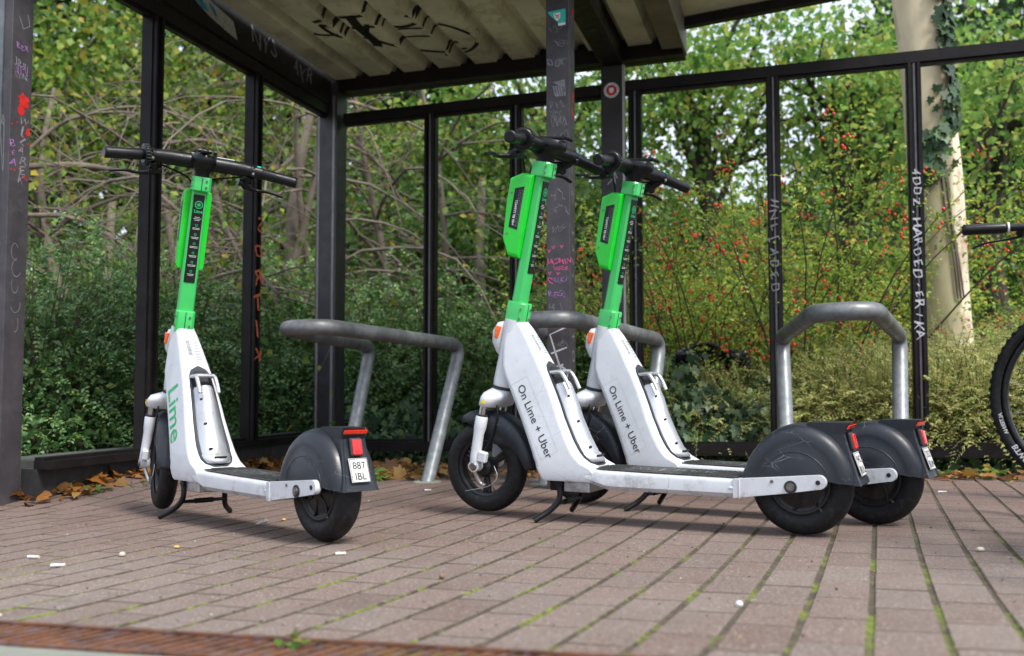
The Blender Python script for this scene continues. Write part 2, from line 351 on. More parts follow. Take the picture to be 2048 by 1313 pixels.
def ground_sheet():
    xs = np.concatenate([np.linspace(-60, -5, 12), np.linspace(-4.5, 4.5, 73), np.linspace(5, 60, 12)])
    ys = np.concatenate([np.linspace(-20, .2, 8), np.linspace(.4, 7.4, 57), np.linspace(8, 90, 30)])
    X, Y = np.meshgrid(xs, ys); Z = G(X, Y) - .006
    outside = ((Y > back_edge(X)) | (np.abs(X) > 4.2))
    Z = Z + .0028 - .0068 * outside
    Z = np.where(Y > 5.9 - .295 * X, Z + .02 * np.sin(X * 5) * np.sin(Y * 4), Z)
    Z = Z + 1.3 * sm(9.5, 17, Y)
    nx, ny = len(xs), len(ys)
    vs = list(zip(X.ravel(), Y.ravel(), Z.ravel()))
    fs = [(j * nx + i, j * nx + i + 1, (j + 1) * nx + i + 1, (j + 1) * nx + i) for j in range(ny - 1) for i in range(nx - 1)]
    mb = MB(); mb.add(vs, fs, True)
    m, nt, b = newmat('joint_soil_and_moss')
    moss = ramp(nt, noise(nt, 5, 5, .75), [(.50, (0, 0, 0)), (.58, (.9, .9, .9))])
    tc = nt.nodes.new('ShaderNodeTexCoord'); sp = nt.nodes.new('ShaderNodeSeparateXYZ'); lk(nt, tc.outputs['Object'], sp.inputs[0])
    mr = nt.nodes.new('ShaderNodeMapRange'); mr.inputs[1].default_value = 2.9; mr.inputs[2].default_value = 1.9; lk(nt, sp.outputs[1], mr.inputs[0])
    mu = nt.nodes.new('ShaderNodeMath'); mu.operation = 'MULTIPLY'; lk(nt, moss, mu.inputs[0]); lk(nt, mr.outputs[0], mu.inputs[1])
    gcol = ramp(nt, noise(nt, 60, 4), [(.35, (.075, .085, .018)), (.65, (.19, .245, .025))])
    scol = ramp(nt, noise(nt, 40, 6, .7), [(.35, (.045, .034, .025)), (.55, (.085, .066, .045)), (.7, (.15, .12, .08))])
    lk(nt, mixc(nt, mu.outputs[0], scol, gcol), b.inputs['Base Color']); JM.append(m); b.inputs['Roughness'].default_value = .95
    bump(nt, b, noise(nt, 120, 5, .7), .9, .004)
    mb.build('ground', m, kind='structure')
ground_sheet(); pavement()
def strip(name, m, d0, d1, z, x0=-3.2, x1=1.2, **k):   # strip parallel to the drain: distances d0..d1 from its far edge
    mb = MB(); n = 40; a = []; b = []
    for i in range(n + 1):
        x = x0 + (x1 - x0) * i / n; yb = 1.60 - (x + .82) * .335
        for l, d in ((a, d0), (b, d1)):
            xx, yy = x + .318 * d, yb + .948 * d
            l.append((xx, yy, float(G(xx, yy)) + z))
    mb.add(a + b, [(i, i + 1, n + 1 + i + 1, n + 1 + i) for i in range(n)], True); return mb.build(name, m, **k)
strip('concrete_strip', 'concrete', -1.5, -.142, -.001, kind='structure')
def grate():
    g = empty('drain_grate', (-.4, 1.36, float(G(-.4, 1.36))), label='rusty slotted drain grate let into the paving at the bottom left', cat='drain grate')
    inv = Vector(g.location)
    def pt(s, d, z):
        x = -3.0 + s; yb = 1.60 - (x + .82) * .335; xx, yy = x + .318 * d, yb + .948 * d
        return Vector((xx, yy, float(G(xx, yy)) + z)) - inv
    def bar(mb, s0, s1, d0, d1, z0, z1):
        q = [pt(s0, d0, z0), pt(s1, d0, z0), pt(s1, d1, z0), pt(s0, d1, z0), pt(s0, d0, z1), pt(s1, d0, z1), pt(s1, d1, z1), pt(s0, d1, z1)]
        mb.add(q, [(4, 5, 6, 7), (0, 1, 5, 4), (1, 2, 6, 5), (2, 3, 7, 6), (3, 0, 4, 7), (3, 2, 1, 0)], False)
    mb = MB()
    for k in range(8):
        bar(mb, k * .5, k * .5 + .497, -.014, 0, -.02, .003); bar(mb, k * .5, k * .5 + .497, -.142, -.128, -.02, .003)
    mb.build('rail', 'rust', g)
    mb = MB()
    for k in range(160):
        s = k * .025
        q = [pt(s + .02, -.016, .0), pt(s + .033, -.016, .0), pt(s + .013, -.126, .0), pt(s, -.126, .0)]
        q += [p - Vector((0, 0, .012)) for p in q]
        mb.add(q, [(0, 1, 2, 3), (4, 7, 6, 5), (0, 4, 5, 1), (1, 5, 6, 2), (2, 6, 7, 3), (3, 7, 4, 0)], False)
    mb.build('slats', 'rust', g)
    mb = MB(); bar(mb, 0, 4, -.128, -.014, -.03, -.016); mb.build('channel_bed', 'stone', g)
grate()

# ------------------------------------------------------------------ scooter
AX = Vector((.915, 0, .39)); AD = Vector((-.225, 0, .974)).normalized(); AF = Vector((.974, 0, .225)).normalized()
def sa(s, off=0, y=0): return AX + AD * s + AF * off + Vector((0, y, 0))
def rrect(f, r, w, z, rad=.018, n=4):     # horizontal rounded rectangle ring
    pts = []; rad = min(rad, (f - r) / 2 * .95, w * .9)
    for cx, cy, a0 in ((f - rad, w - rad, 0), (r + rad, w - rad, 90), (r + rad, -w + rad, 180), (f - rad, -w + rad, 270)):
        for k in range(n + 1):
            a = R(a0 + 90 * k / n); pts.append((cx + rad * math.cos(a), cy + rad * math.sin(a), z))
    return pts
SL = [(.118, .745, .565, .079), (.125, .750, .560, .082), (.140, .758, .560, .083), (.155, .765, .572, .083), (.17, .772, .598, .082), (.185, .779, .615, .081), (.20, .784, .628, .0795), (.24, .801, .651, .075),
      (.30, .828, .679, .068), (.34, .847, .694, .0635), (.38, .866, .711, .059), (.43, .893, .735, .053), (.46, .903, .752, .049), (.52, .904, .785, .041), (.57, .899, .815, .0345), (.592, .894, .832, .031)]
def shell_w(z): return float(np.interp(z, [q[0] for q in SL], [q[3] for q in SL]))
def shell_r(z): return float(np.interp(z, [q[0] for q in SL], [q[2] for q in SL]))
def stadium(cx, cz, r, a0, a1, n=8): return [(cx + r * math.cos(R(a0 + (a1 - a0) * k / n)), cz + r * math.sin(R(a0 + (a1 - a0) * k / n))) for k in range(n + 1)]
def scooter_base():
    root = empty('electric_scooter'); steered = []
    def S(o): steered.append(o.name); return o
    # frame: neck shell, deck tray, rear arms, head tube
    mb = MB(); mb.loft([rrect(f, r, w, z, .022 if z > .16 else .014, 5) for z, f, r, w in SL])
    prof = [(.60, .154), (.40, .151), (.14, .147), (.14, .098), (.53, .099), (.60, .119)]
    rings = []
    for x, zt, zb in ((.14, .147, .098), (.20, .148, .098), (.40, .151, .0985), (.53, .153, .099), (.575, .154, .112), (.60, .154, .119)):
        c = .012; w_ = .083
        rings.append([(x, w_, zb + c), (x, w_, zt - c), (x, w_ - c * .3, zt - c * .3), (x, w_ - c, zt), (x, -w_ + c, zt), (x, -w_ + c * .3, zt - c * .3), (x, -w_, zt - c), (x, -w_, zb + c), (x, -w_ + c, zb), (x, w_ - c, zb)])
    mb.loft(rings)
    for s in (1, -1):
        poly = [(.16, .148), (.02, .1595)] + stadium(-.0645, .1485, .0185, 84, 276, 8) + [(.02, .1165), (.16, .0975)]
        mb.prism(poly, s * .068, s * .0845)
        mb.tube([(.142, s * .0845, .147), (.142, s * .0845, .098)], .0022, 6)       # weld seam
        mb.ball((.165, s * .083, .124), .007, 8, (1.2, .35, .6))
    mb.build('frame', 'white', root, bevel=.0035, seg=2)
    mb = MB()
    mb.tube([sa(.215), sa(.20), sa(.10), sa(.02), sa(.004)], [.036, .0365, .0355, .0375, .036], 24); mb.build('head_tube', 'white', root)
    mb = MB(); mb.tube([sa(.005), sa(-.004)], .0385, 24); mb.build('steering_seal', 'gasket', root)
    # bolts and hole on the arms
    for s in (1, -1):
        mb = MB(); mb.tube([(.007, s * .080, .134), (.007, s * .0865, .134)], .0165, 20); o = mb.build('bolt_seat', 'gasket', root)
        mb = MB(); mb.tube([(.007, s * .086, .134), (.007, s * .0905, .134)], .0105, 14)
        mb.tube([(.007, s * .090, .134), (.007, s * .0925, .134)], .006, 6); mb.build('axle_nut', 'steelbolt', root)
        mb = MB(); mb.tube([(-.0625, s * .084, .148), (-.0625, s * .0855, .148)], .0062, 14); mb.build('arm_hole', 'dark', root)
        mb = MB(); mb.tube([(.055, s * .084, .146), (.055, s * .0862, .146)], .0045, 10); mb.build('frame_screw', 'steelbolt', root)
    # deck mat
    mb = MB(); top = [(.155, .071), (.40, .072), (.53, .070), (.575, .058), (.598, .035), (.605, 0)]
    out = [(x, y) for x, y in top] + [(x, -y) for x, y in top[::-1][1:]]
    zt = lambda x: float(np.interp(x, [.14, .6], [.147, .154]))
    mb.add([(x, y, zt(x) + .0035) for x, y in out] + [(x, y, zt(x) - .001) for x, y in out],
           [tuple(range(len(out)))] + [(i, (i + 1) % len(out), len(out) + (i + 1) % len(out), len(out) + i) for i in range(len(out))], False)
    dm = mb.build('deck_mat', 'mat', root)
    mb = MB()
    for k in range(20):
        x = .50 + k * .011 if k < 9 else .17 + (k - 9) * .014
        ww = .06 if x < .56 else .035
        mb.box((x, 0, zt(x) + .0045), (.0025, ww * 2, .002))
    lg = MB()
    mp = lambda a, b: (.47 - a, b, zt(.47 - a) + .0046)
    for cx in (-.012, .034):
        for rr in (.021,):
            lg.ribbon([(cx + rr * math.cos(q), rr * 1.5 * math.sin(q)) for q in np.linspace(0, 2 * math.pi, 25)], .003, mp)
        for a in range(0, 180, 60): lg.ribbon([(cx - .015 * math.cos(R(a)), -.02 * math.sin(R(a))), (cx + .015 * math.cos(R(a)), .02 * math.sin(R(a)))], .002, mp)
    mp2 = lambda a, b: (.40 - a, -.028 + b, zt(.40 - a) + .0046)
    addtext(lg, 'Lime', .085, mp2, bold=.01)
    mb.build('mat_ridges', 'mat', dm); lg.build('mat_lettering', 'printgr', dm)
    # gasket + battery
    gz = np.linspace(.162, .468, 30); gw = np.interp(gz, [.162, .168, .18, .22, .30, .40, .44, .456, .464, .468], [.022, .040, .050, .053, .0465, .039, .0345, .026, .015, .003])
    def gpt(z, y, out): 
        w_ = shell_w(z); k = abs(y) / w_; return (shell_r(z) - out + max(0, k - .62) ** 2 * .06, y, z + out * .4)
    mb = MB(); mb.loft([[gpt(z, y, .0045) for y in np.linspace(-g, g, 11)] for z, g in zip(gz, gw)], closed=False)
    mb.loft([[gpt(z, g, .0045) for z, g in zip(gz, gw)], [gpt(z, g * 1.03, -.004) for z, g in zip(gz, gw)]], closed=False)
    mb.loft([[gpt(z, -g, .0045) for z, g in zip(gz, gw)], [gpt(z, -g * 1.03, -.004) for z, g in zip(gz, gw)]], closed=False)
    mb.build('battery_bay', 'gasket', root)
    mb = MB(); zz = np.linspace(.372, .452, 10); mb.loft([[gpt(z, y, .0065) for y in np.linspace(-g, g, 7)] for z, g in zip(zz, np.interp(zz, [.37, .43, .452], [.035, .031, .016]))], closed=False)
    mb.build('bay_opening', 'dark', root)
    rings = []
    for z, wb, pr in ((.170, .034, .016), (.174, .044, .025), (.19, .049, .030), (.197, .0495, .0305), (.199, .0465, .0285), (.24, .0465, .031), (.30, .0425, .033), (.35, .0385, .034), (.392, .036, .034), (.399, .033, .031)):
        rr = shell_r(z); ring = []
        for y in np.linspace(-1, 1, 17): ring.append((rr - pr * (1 - abs(y) ** 2.4) - .001, y * wb, z + .010 * (1 - abs(y) ** 2) * (z > .3)))
        ring += [(rr + .012, .9 * wb, z), (rr + .012, -.9 * wb, z)]
        rings.append(ring)
    mb = MB(); mb.loft(rings); bt = mb.build('battery', 'silver', root)
    mb = MB()
    for s in (1, -1):
        mb.tube(fillet([(.768, s * .028, .432), (.697, s * .030, .438), (.680, s * .031, .412), (.668, s * .031, .385)], .012), .0065, 8)
    mb.tube([(.700, -.030, .438), (.700, .030, .438)], .0065, 8); mb.build('battery_handle', 'silver', bt)
    for z in (.365, .29, .215):
        mb = MB(); mb.ball((shell_r(z) - .0275, .020, z), .0078, 8, (.5, 1.0, .55)); mb.build('screw_hole', 'dark', bt)
    mb = MB(); mb.tube([(shell_r(.188) - .031, -.020, .190), (shell_r(.188) - .0335, 0, .190), (shell_r(.188) - .031, .020, .190)], .0032, 6); mb.build('lower_grip_slot', 'dark', bt)
    # under-body mount + kickstand
    mb = MB(); mb.box((.635, 0, .102), (.085, .13, .032)); mb.build('underside_block', 'silver', root, bevel=.003)
    mb = MB(); mb.box((.70, 0, .104), (.055, .12, .034)); mb.build('stand_mount', 'blackp', root, bevel=.004)
    mb = MB()
    for s in (1, -1):
        mb.tube(fillet([(.690, s * .066, .112), (.688, s * .068, .060), (.715, s * .082, .030), (.748, s * .118, .004)], .03), [.0085] * 1 + [.0085] * 30 if False else .0085, 10)
        mb.tube([(.69, s * .052, .108), (.69, s * .074, .108)], .012, 12)
    mb.tube([(.692, -.070, .052), (.692, .070, .052)], .0055, 8); mb.tube([(.692, -.03, .052), (.692, .03, .052)], .008, 8)
    mb.build('kickstand', 'blackp', root)
    # rear wheel
    rw = MB(); prof = []
    for k in range(19):
        a = R(-70 + 320 * k / 18 - 90); prof.append((.1055 + .0285 * math.sin(-a) * -1, .032 * math.cos(a)))
    def tyre(R0, rr, wd, n=72):
        m_ = MB(); pr = []
        for k in range(17):
            a = R(-130 + 260 * k / 16); pr.append((R0 + rr * math.cos(a), wd * math.sin(a)))
        m_.lathe(pr, n=n); return m_
    t = tyre(.1015, .0325, .034); 
    for o_ in [t]: o_.v = [(x, y, z) for x, y, z in o_.v]
    def shift(m_, d): m_.v = [(x + d[0], y + d[1], z + d[2]) for x, y, z in m_.v]; return m_
    hub = MB(); hub.lathe([(.003, .030), (.03, .031), (.058, .024), (.066, .020), (.072, .027), (.080, .029), (.081, .02), (.081, -.02), (.080, -.029), (.072, -.027), (.066, -.020), (.058, -.024), (.03, -.031), (.003, -.03)], n=48)
    for k in range(7):
        for s in (1, -1):
            a0 = 2 * math.pi * k / 7; pts = [((.025 + .045 * q) * math.cos(a0 + q * .5), s * (.031 - .007 * q), (.025 + .045 * q) * math.sin(a0 + q * .5)) for q in np.linspace(0, 1, 6)]
            hub.tube(pts, .0035, 6)
    rwo = shift(hub, (0.0, 0, .134)).build('rear_wheel', 'rim', root)
    shift(t, (0, 0, .134)).build('tyre', 'tyre', rwo)
    mb = MB(); mb.tube([(-.05, .026, .075), (-.058, .034, .070)], .0032, 8); mb.build('valve', 'steelbolt', rwo)
    # rear fender
    c0 = (.0, .134); rings = []
    for th in np.linspace(4, 181, 40):
        Rr = float(np.interp(th, [0, 20, 40, 65, 90, 120, 150, 180], [.153, .147, .146, .153, .160, .157, .151, .150])); a = R(th)
        zmin = lambda x: float(np.interp(x, [-.16, -.08, .14], [.140, .150, .1465]))
        hp = [(.0685, .012), (.0715, .087), (.0695, .0895), (.0695, Rr - .040), (.0675, Rr - .026), (.061, Rr - .013), (.050, Rr - .005), (.034, Rr - .001), (.012, Rr + .0005)]
        ring = []
        for y, r_ in hp + [(-y, r_) for y, r_ in hp[::-1]]:
            x = c0[0] + r_ * math.cos(a); z = c0[1] + r_ * math.sin(a); ring.append((x, y, max(z, zmin(x))))
        rings.append(ring)
    mb = MB(); mb.loft(rings, closed=False)
    tz = [(.140, -.163, .053), (.150, -.1595, .051), (.165, -.154, .048), (.20, -.1425, .043), (.228, -.133, .040), (.25, -.1265, .038), (.268, -.1225, .037), (.280, -.1255, .037), (.290, -.132, .037), (.2975, -.136, .037)]
    rings = []
    for z, xr, wv in tz:
        xf = float(np.interp(z, [.14, .20, .25, .28, .2975], [-.135, -.10, -.05, -.02, -.03]))
        c = .004
        rings.append([(xf, wv, z), (xr + c, wv, z), (xr, wv - c, z), (xr + .003, wv - c - .004, z), (xr + .003, -wv + c + .004, z), (xr, -wv + c, z), (xr + c, -wv, z), (xf, -wv, z)])
    mb.loft(rings, smooth=False)
    fd = mb.build('rear_fender', 'fender', root)
    fd.modifiers.new('e', 'EDGE_SPLIT').split_angle = R(50)
    for sd2 in (1, -1):
        rg_ = MB(); rg_.tube([(.0885 * math.cos(R(a_)), sd2 * .0706, .134 + .0885 * math.sin(R(a_))) for a_ in np.linspace(11, 168, 40)], .0016, 6); rg_.build('fender_rib', 'fender', fd)
    def tail(z, y, out):
        x = float(np.interp(z, [q[0] for q in tz], [q[1] for q in tz])); return (x - out, y, z)
    mb = MB(); mb.loft([[tail(z, y, o) for z, y, o in ((.2805, -.034, -.002), (.2805, -.034, .004), (.2905, -.034, .004), (.2905, -.034, -.002))], [tail(z, y, o) for z, y, o in ((.2805, .034, -.002), (.2805, .034, .004), (.2905, .034, .004), (.2905, .034, -.002))]], smooth=False)
    mb.build('rear_reflector', 'redstrip', fd, bevel=.001)
    mb = MB(); a = [tail(.226, 0, 0), tail(.270, 0, 0)]
    mb.box(((a[0][0] + a[1][0]) / 2 - .002, 0, .248), (.011, .035, .047), Matrix.Rotation(R(13), 3, 'Y')); mb.build('tail_light_housing', 'gasket', fd, bevel=.004)
    mb = MB(); mb.box(((a[0][0] + a[1][0]) / 2 - .008, 0, .248), (.010, .028, .040), Matrix.Rotation(R(13), 3, 'Y'))
    mb.build('tail_light', 'red', fd, bevel=.003)
    mb = MB(); q = Matrix.Rotation(R(19), 3, 'Y'); mb.box((-.1490, 0, .191), (.003, .055, .062), q); pl = mb.build('number_plate', 'plate', fd, bevel=.001)
    mb = MB()
    for dy, dz in ((0, .0295), (0, -.0295)): mb.box(Vector((-.1508, 0, .191)) + q @ Vector((0, 0, dz)), (.001, .051, .0012), q)
    for dy in (.0252, -.0252): mb.box((-.1508, dy, .191), (.001, .0012, .058), q)
    mb.build('plate_border', 'print', pl)
    mb = MB(); lim = [(x, z) for x, z in stadium(0, .134, .089, 4, 176, 24)]
    # front wheel (steered)
    fc = Vector((.985, 0, .1425))
    t = shift(tyre(.1125, .030, .030), fc); rim = MB()
    rim.lathe([(.0835, -.016), (.096, -.0215), (.0975, -.020), (.088, -.012), (.088, .012), (.0975, .020), (.096, .0215), (.0835, .016), (.081, .010), (.081, -.010), (.0835, -.016)], n=56)
    rim.lathe([(.004, .030), (.026, .029), (.031, .02), (.031, -.02), (.026, -.029), (.004, -.030)], n=28)
    for k in range(3):
        a0 = R(30 + 120 * k)
        for da in (-.24, .24):
            rim.tube([(.015 * math.cos(a0 - da), 0, .015 * math.sin(a0 - da)), (.084 * math.cos(a0 + da * .4), 0, .084 * math.sin(a0 + da * .4))], [.011, .0075], 8)
    fwo = S(shift(rim, fc).build('front_wheel', 'rim', root)); t.build('tyre', 'tyre', fwo)
    mb = MB(); mb.tube([fc + Vector((-.03, .0, -.078)), fc + Vector((-.022, .012, -.058))], .003, 8); mb.build('valve', 'chrome', fwo)
    # fork
    mb = MB(); rings = []
    def ring_at(c, hx, hy, n=16, e=2.6):
        o = []
        for k in range(n):
            q = 2 * math.pi * k / n; cs, sn = math.cos(q), math.sin(q)
            o.append(c + AF * (hx * math.copysign(abs(cs) ** (2 / e), cs)) + Vector((0, hy * math.copysign(abs(sn) ** (2 / e), sn), 0)))
        return o
    mb.loft([ring_at(sa(-.004, .001), .032, .034), ring_at(sa(-.010, .002), .036, .044), ring_at(sa(-.022, .008), .040, .074), ring_at(sa(-.036, .014), .038, .082), ring_at(sa(-.058, .020), .032, .083), ring_at(sa(-.062, .022), .027, .078)])
    fk = S(mb.build('fork_crown', 'white', root))
    mb = MB()
    for s in (1, -1): mb.tube([sa(-.055, .026, s * .062), sa(-.115, .026, s * .062)], .0125, 16)
    S(mb.build('fork_stanchion', 'chrome', root))
    mb = MB()
    for s in (1, -1):
        mb.tube([sa(-.092, .026, s * .062), sa(-.095, .026, s * .062), sa(-.130, .026, s * .062), sa(-.150, .026, s * .063), sa(-.215, .022, s * .066), sa(-.248, .018, s * .068), sa(-.262, .016, s * .068)], [.0165, .0195, .0195, .0165, .0165, .0165, .010], 18)
        mb.tube([sa(-.250, .016, s * .050), sa(-.250, .016, s * .080)], .0175, 18)
        mb.box(sa(-.215, -.006, s * .070), (.030, .020, .034), Matrix.Rotation(R(-13), 3, 'Y'))
    fl = S(mb.build('fork_leg', 'white', root)); fl.modifiers.new('b', 'BEVEL').width = .004
    for s in (1, -1):
        mb = MB(); mb.tube([sa(-.250, .016, s * .0795), sa(-.250, .016, s * .081), sa(-.250, .016, s * .081), sa(-.250, .016, s * .0855)], [.0135, .0135, .011, .011], 12); S(mb.build('axle_bolt', 'steelbolt', root))
        mb = MB(); mb.tube([sa(-.094, .026, s * .062), sa(-.088, .026, s * .062)], .0175, 14); S(mb.build('dust_seal', 'gasket', root))
    mb = MB(); mb.tube(bezier([sa(-.262, .02, .066), sa(-.30, .0, .05), sa(-.305, -.02, .048)], 5), .006, 8)
    mb.tube(bezier([sa(-.24, -.035, .04), sa(-.27, -.055, .045), sa(-.305, -.03, .05), sa(-.34, .045, .052)], 6), .0013, 6)
    S(mb.build('brake_arm', 'silver', root))
    mb = MB(); tri = [(-.010, -.006), (.010, -.006), (0, .009)]
    mb.add([sa(-.045, .018, .0845) + AF * x + AD * z for x, z in tri] + [sa(-.045, .018, .0838) + AF * x + AD * z for x, z in tri], [(0, 1, 2), (3, 5, 4), (0, 3, 4, 1), (1, 4, 5, 2), (2, 5, 3, 0)], False)
    mb.v = [Vector(v) for v in mb.v]; S(mb.build('warning_sticker', 'yellow', root))
    # front fender
    rings = []
    for th in np.linspace(60, 181, 34):
        Rr = float(np.interp(th, [60, 66, 90, 150, 180], [.168, .176, .178, .183, .187])); a = R(th)
        ri = float(np.interp(th, [60, 70, 85, 100, 118, 135, 150, 165, 181], [.166, .150, .125, .098, .088, .100, .128, .145, .160]))
        ww = float(np.interp(th, [60, 66, 80, 170, 181], [.012, .034, .044, .046, .040]))
        hp = [(ww, ri), (ww, max(ri, Rr - .028)), (ww * .96, Rr - .014), (ww * .80, Rr - .005), (ww * .45, Rr - .0008), (0, Rr)]
        rings.append([(fc.x + r_ * math.cos(a), y, fc.z + r_ * math.sin(a)) for y, r_ in hp + [(-y, r_) for y, r_ in hp[:-1][::-1]]])
    mb = MB(); mb.loft(rings, closed=False); ff = S(mb.build('front_fender', 'fender', root)); md = ff.modifiers.new('s', 'SOLIDIFY'); md.thickness = .003
    # lamp pod + reflectors
    mb = MB()
    mb.loft([ring_at(sa(.205, .034), .004, .018), ring_at(sa(.198, .040), .016, .028), ring_at(sa(.170, .046), .022, .033), ring_at(sa(.135, .044), .020, .031), ring_at(sa(.105, .036), .010, .018), ring_at(sa(.095, .030), .003, .008)])
    hl = mb.build('headlight', 'white', root)
    for s in (1, -1):
        mb = MB(); mb.loft([[sa(a_, b_, s * y_) for a_, b_ in ((.188, .032), (.188, .051), (.150, .049), (.150, .036))] for y_ in (.022, .0365)], smooth=False)
        mb.build('side_reflector', 'orange', hl, bevel=.003)
    # lower clamp, stem, upper clamp
    def clamp(s0, s1, name):
        mb = MB(); pts = []
        def rg(s, g=0): 
            o = []
            for x, y in [(.030, .020), (.036, .008), (.036, -.008), (.030, -.020), (.018, -.027), (-.024, -.030), (-.033, -.022), (-.034, 0), (-.033, .022), (-.024, .030), (.018, .027)]:
                o.append(sa(s, x * (1 - g), y * (1 - g)))
            return o
        mb.loft([rg(s0, .06), rg(s0 + .003), rg(s1 - .004), rg(s1, .06)]); o = S(mb.build(name, 'green', root)); o.modifiers.new('e', 'EDGE_SPLIT').split_angle = R(28)
        mb = MB(); mb.box(sa((s0 + s1) / 2, -.0342, 0), (.002, .0022, s1 - s0 - .006), Matrix.Rotation(R(-13), 3, 'Y')); mb.build('clamp_slit', 'dark', o)
        mb = MB()
        for s in (.3, .72): mb.tube([sa(s0 + (s1 - s0) * s, -.022, .0275), sa(s0 + (s1 - s0) * s, -.026, .0325)], .0032, 8); mb.tube([sa(s0 + (s1 - s0) * s, -.031, -.014), sa(s0 + (s1 - s0) * s, -.036, -.014)], .0036, 8)
        mb.build('clamp_screw', 'steelbolt', o)
    clamp(.202, .272, 'lower_clamp'); clamp(.662, .708, 'upper_clamp')
    mb = MB()
    def st(s, k=1):
        o = []
        for x, y in [(.017, .016), (.020, .008), (.020, -.008), (.017, -.016), (.009, -.0235), (-.010, -.0235), (-.0165, -.0195), (-.0175, -.016), (-.0175, .016), (-.0165, .0195), (-.010, .0235), (.009, .0235)]: o.append(sa(s, x * k, y * k))
        return o
    mb.loft([st(.26, 1.1), st(.45, 1.06), st(.68, 1.0)]); stem = S(mb.build('stem', 'green', root)); stem.modifiers.new('e', 'EDGE_SPLIT').split_angle = R(30)
    mb = MB(); mb.loft([[sa(s, -.0195 - .001 * (.68 - s) / .3, y) for s, y in ((.365, -.0165), (.65, -.0155))], [sa(s, -.0195 - .001 * (.68 - s) / .3, y) for s, y in ((.365, .0165), (.65, .0155))]], closed=False, smooth=False)
    mb.loft([[sa(.365, -.0195, .0165), sa(.65, -.0185, .0155)], [sa(.365, -.017, .0215), sa(.65, -.016, .0205)]], closed=False, smooth=False)
    lb = mb.build('info_label', 'label', stem)
    mpl = lambda a, b: sa(.50 + b, -.0212, -a)
    mb = MB()
    for q in (0,):
        mb.ribbon([(.0115 * math.cos(a), .118 + .0115 * math.sin(a)) for a in np.linspace(0, 2 * math.pi, 25)], .0022, mpl)
        for a in range(0, 180, 45): mb.ribbon([(-.0085 * math.cos(R(a)), .118 - .0085 * math.sin(R(a))), (.0085 * math.cos(R(a)), .118 + .0085 * math.sin(R(a)))], .0015, mpl)
    addtext(mb, 'Lime', .014, lambda a, b: mpl(a - .013, b + .092), bold=.02)
    for k in range(6):
        zc = .052 - k * .030
        mb.ribbon([(.0035 * math.cos(a), zc + .0035 * math.sin(a)) for a in np.linspace(0, 2 * math.pi, 9)], .0012, mpl)
    mb.build('label_logo', 'printg', lb)
    mb = MB(); rr = random.Random(3)
    for z0 in [.078, .073, .068] + [q for k in range(6) for q in (.043 - k * .03, .039 - k * .03)]:
        wv = rr.uniform(.007, .0125); x = -wv
        while x < wv:
            l = rr.uniform(.0015, .004); mb.ribbon([(x, z0), (min(x + l, wv), z0)], .0013, mpl); x += l + .0007
    mb.build('label_print', 'printw', lb)
    # control box on the stem
    prof = [(.012, .665), (.050, .668), (.088, .648), (.086, .56), (.078, .455), (.050, .405), (.012, .402)]
    pr2 = [(x, z) for x, z in prof]
    mb = MB(); cxx, czz = .05, .54
    def sec(y, k): return [sa(czz + (z - czz) * k, cxx + (x - cxx) * k if x > .02 else x, y) for x, z in prof]
    mb.loft([sec(-.043, .88), sec(-.039, .97), sec(-.02, 1.0), sec(.02, 1.0), sec(.039, .97), sec(.043, .88)], smooth=False)
    bx = S(mb.build('control_box', 'green2', root, bevel=.003, seg=2))
    for s in (1, -1):
        mb = MB(); q = [(.030, .625), (.062, .615), (.062, .495), (.030, .490)]
        mb.add([sa(z, x, s * .0436) for x, z in q], [(0, 1, 2, 3)], False); tg = mb.build('box_label', 'label', bx)
        mb = MB()
        addtext(mb, '+49 89 7799477', .0118, lambda a, b: sa(.502 + a, .053 - b, s * .0440) if s > 0 else sa(.615 - a, .053 - b, s * .0440), bold=.02)
        mb.build('box_label_number', 'printw', tg)
        mb = MB()
        for xx in (.046, .040, .034):
            z = .50
            while z < .612:
                l = rr.uniform(.003, .008); p = [sa(z, xx, s * .0440), sa(z + l, xx, s * .0440), sa(z + l, xx - .0022, s * .0440), sa(z, xx - .0022, s * .0440)]
                mb.add(p, [(0, 1, 2, 3)], False); z += l + .003
        mb.build('box_label_print', 'printgr', tg)
        mb = MB(); mb.tube([sa(.60, .072, s * .042), sa(.60, .072, s * .045)], .0032, 8); mb.tube([sa(.475, .064, s * .042), sa(.475, .064, s * .045)], .0032, 8); mb.build('box_screw', 'steelbolt', bx)
    # stem head + handlebar
    bc = sa(.757, .004)
    mb = MB(); mb.loft([ring_at(sa(.704), .028, .024), ring_at(sa(.72), .027, .024), ring_at(sa(.735, .004), .036, .030), ring_at(sa(.745, .010), .058, .036), ring_at(sa(.752, .014), .076, .040), ring_at(sa(.774, .018), .078, .040), ring_at(sa(.779, .018), .072, .035)])
    hd = S(mb.build('stem_head', 'blackp', root))
    mb = MB(); mb.box(sa(.782, .018), (.150, .030, .006), Matrix.Rotation(R(-8), 3, 'Y'))
    for dx in (-.080, .074):
        for k in range(4): mb.tube([sa(.789 - (.01 if dx > 0 else 0), .018 + dx, -.030 + k * .016), sa(.789 - (.01 if dx > 0 else 0), .018 + dx, -.019 + k * .016)], .0065, 8)
    mb.build('phone_cradle', 'blackp', hd, bevel=.001)
    def hb(y):
        a = abs(y); return Vector((float(np.interp(a, [0, .10, .16, .30], [bc.x + .01, bc.x + .004, bc.x - .012, .708])), y, float(np.interp(a, [0, .10, .16, .30], [1.128, 1.126, 1.120, 1.098]))))
    mb = MB(); ys = [-.150, -.13, -.10, -.05, 0, .05, .10, .13, .150]; mb.tube([hb(y) for y in ys], [.0205, .0225, .0235, .024, .025, .024, .0235, .0225, .0205], 20)
    bar = S(mb.build('handlebar', 'blackp', root))
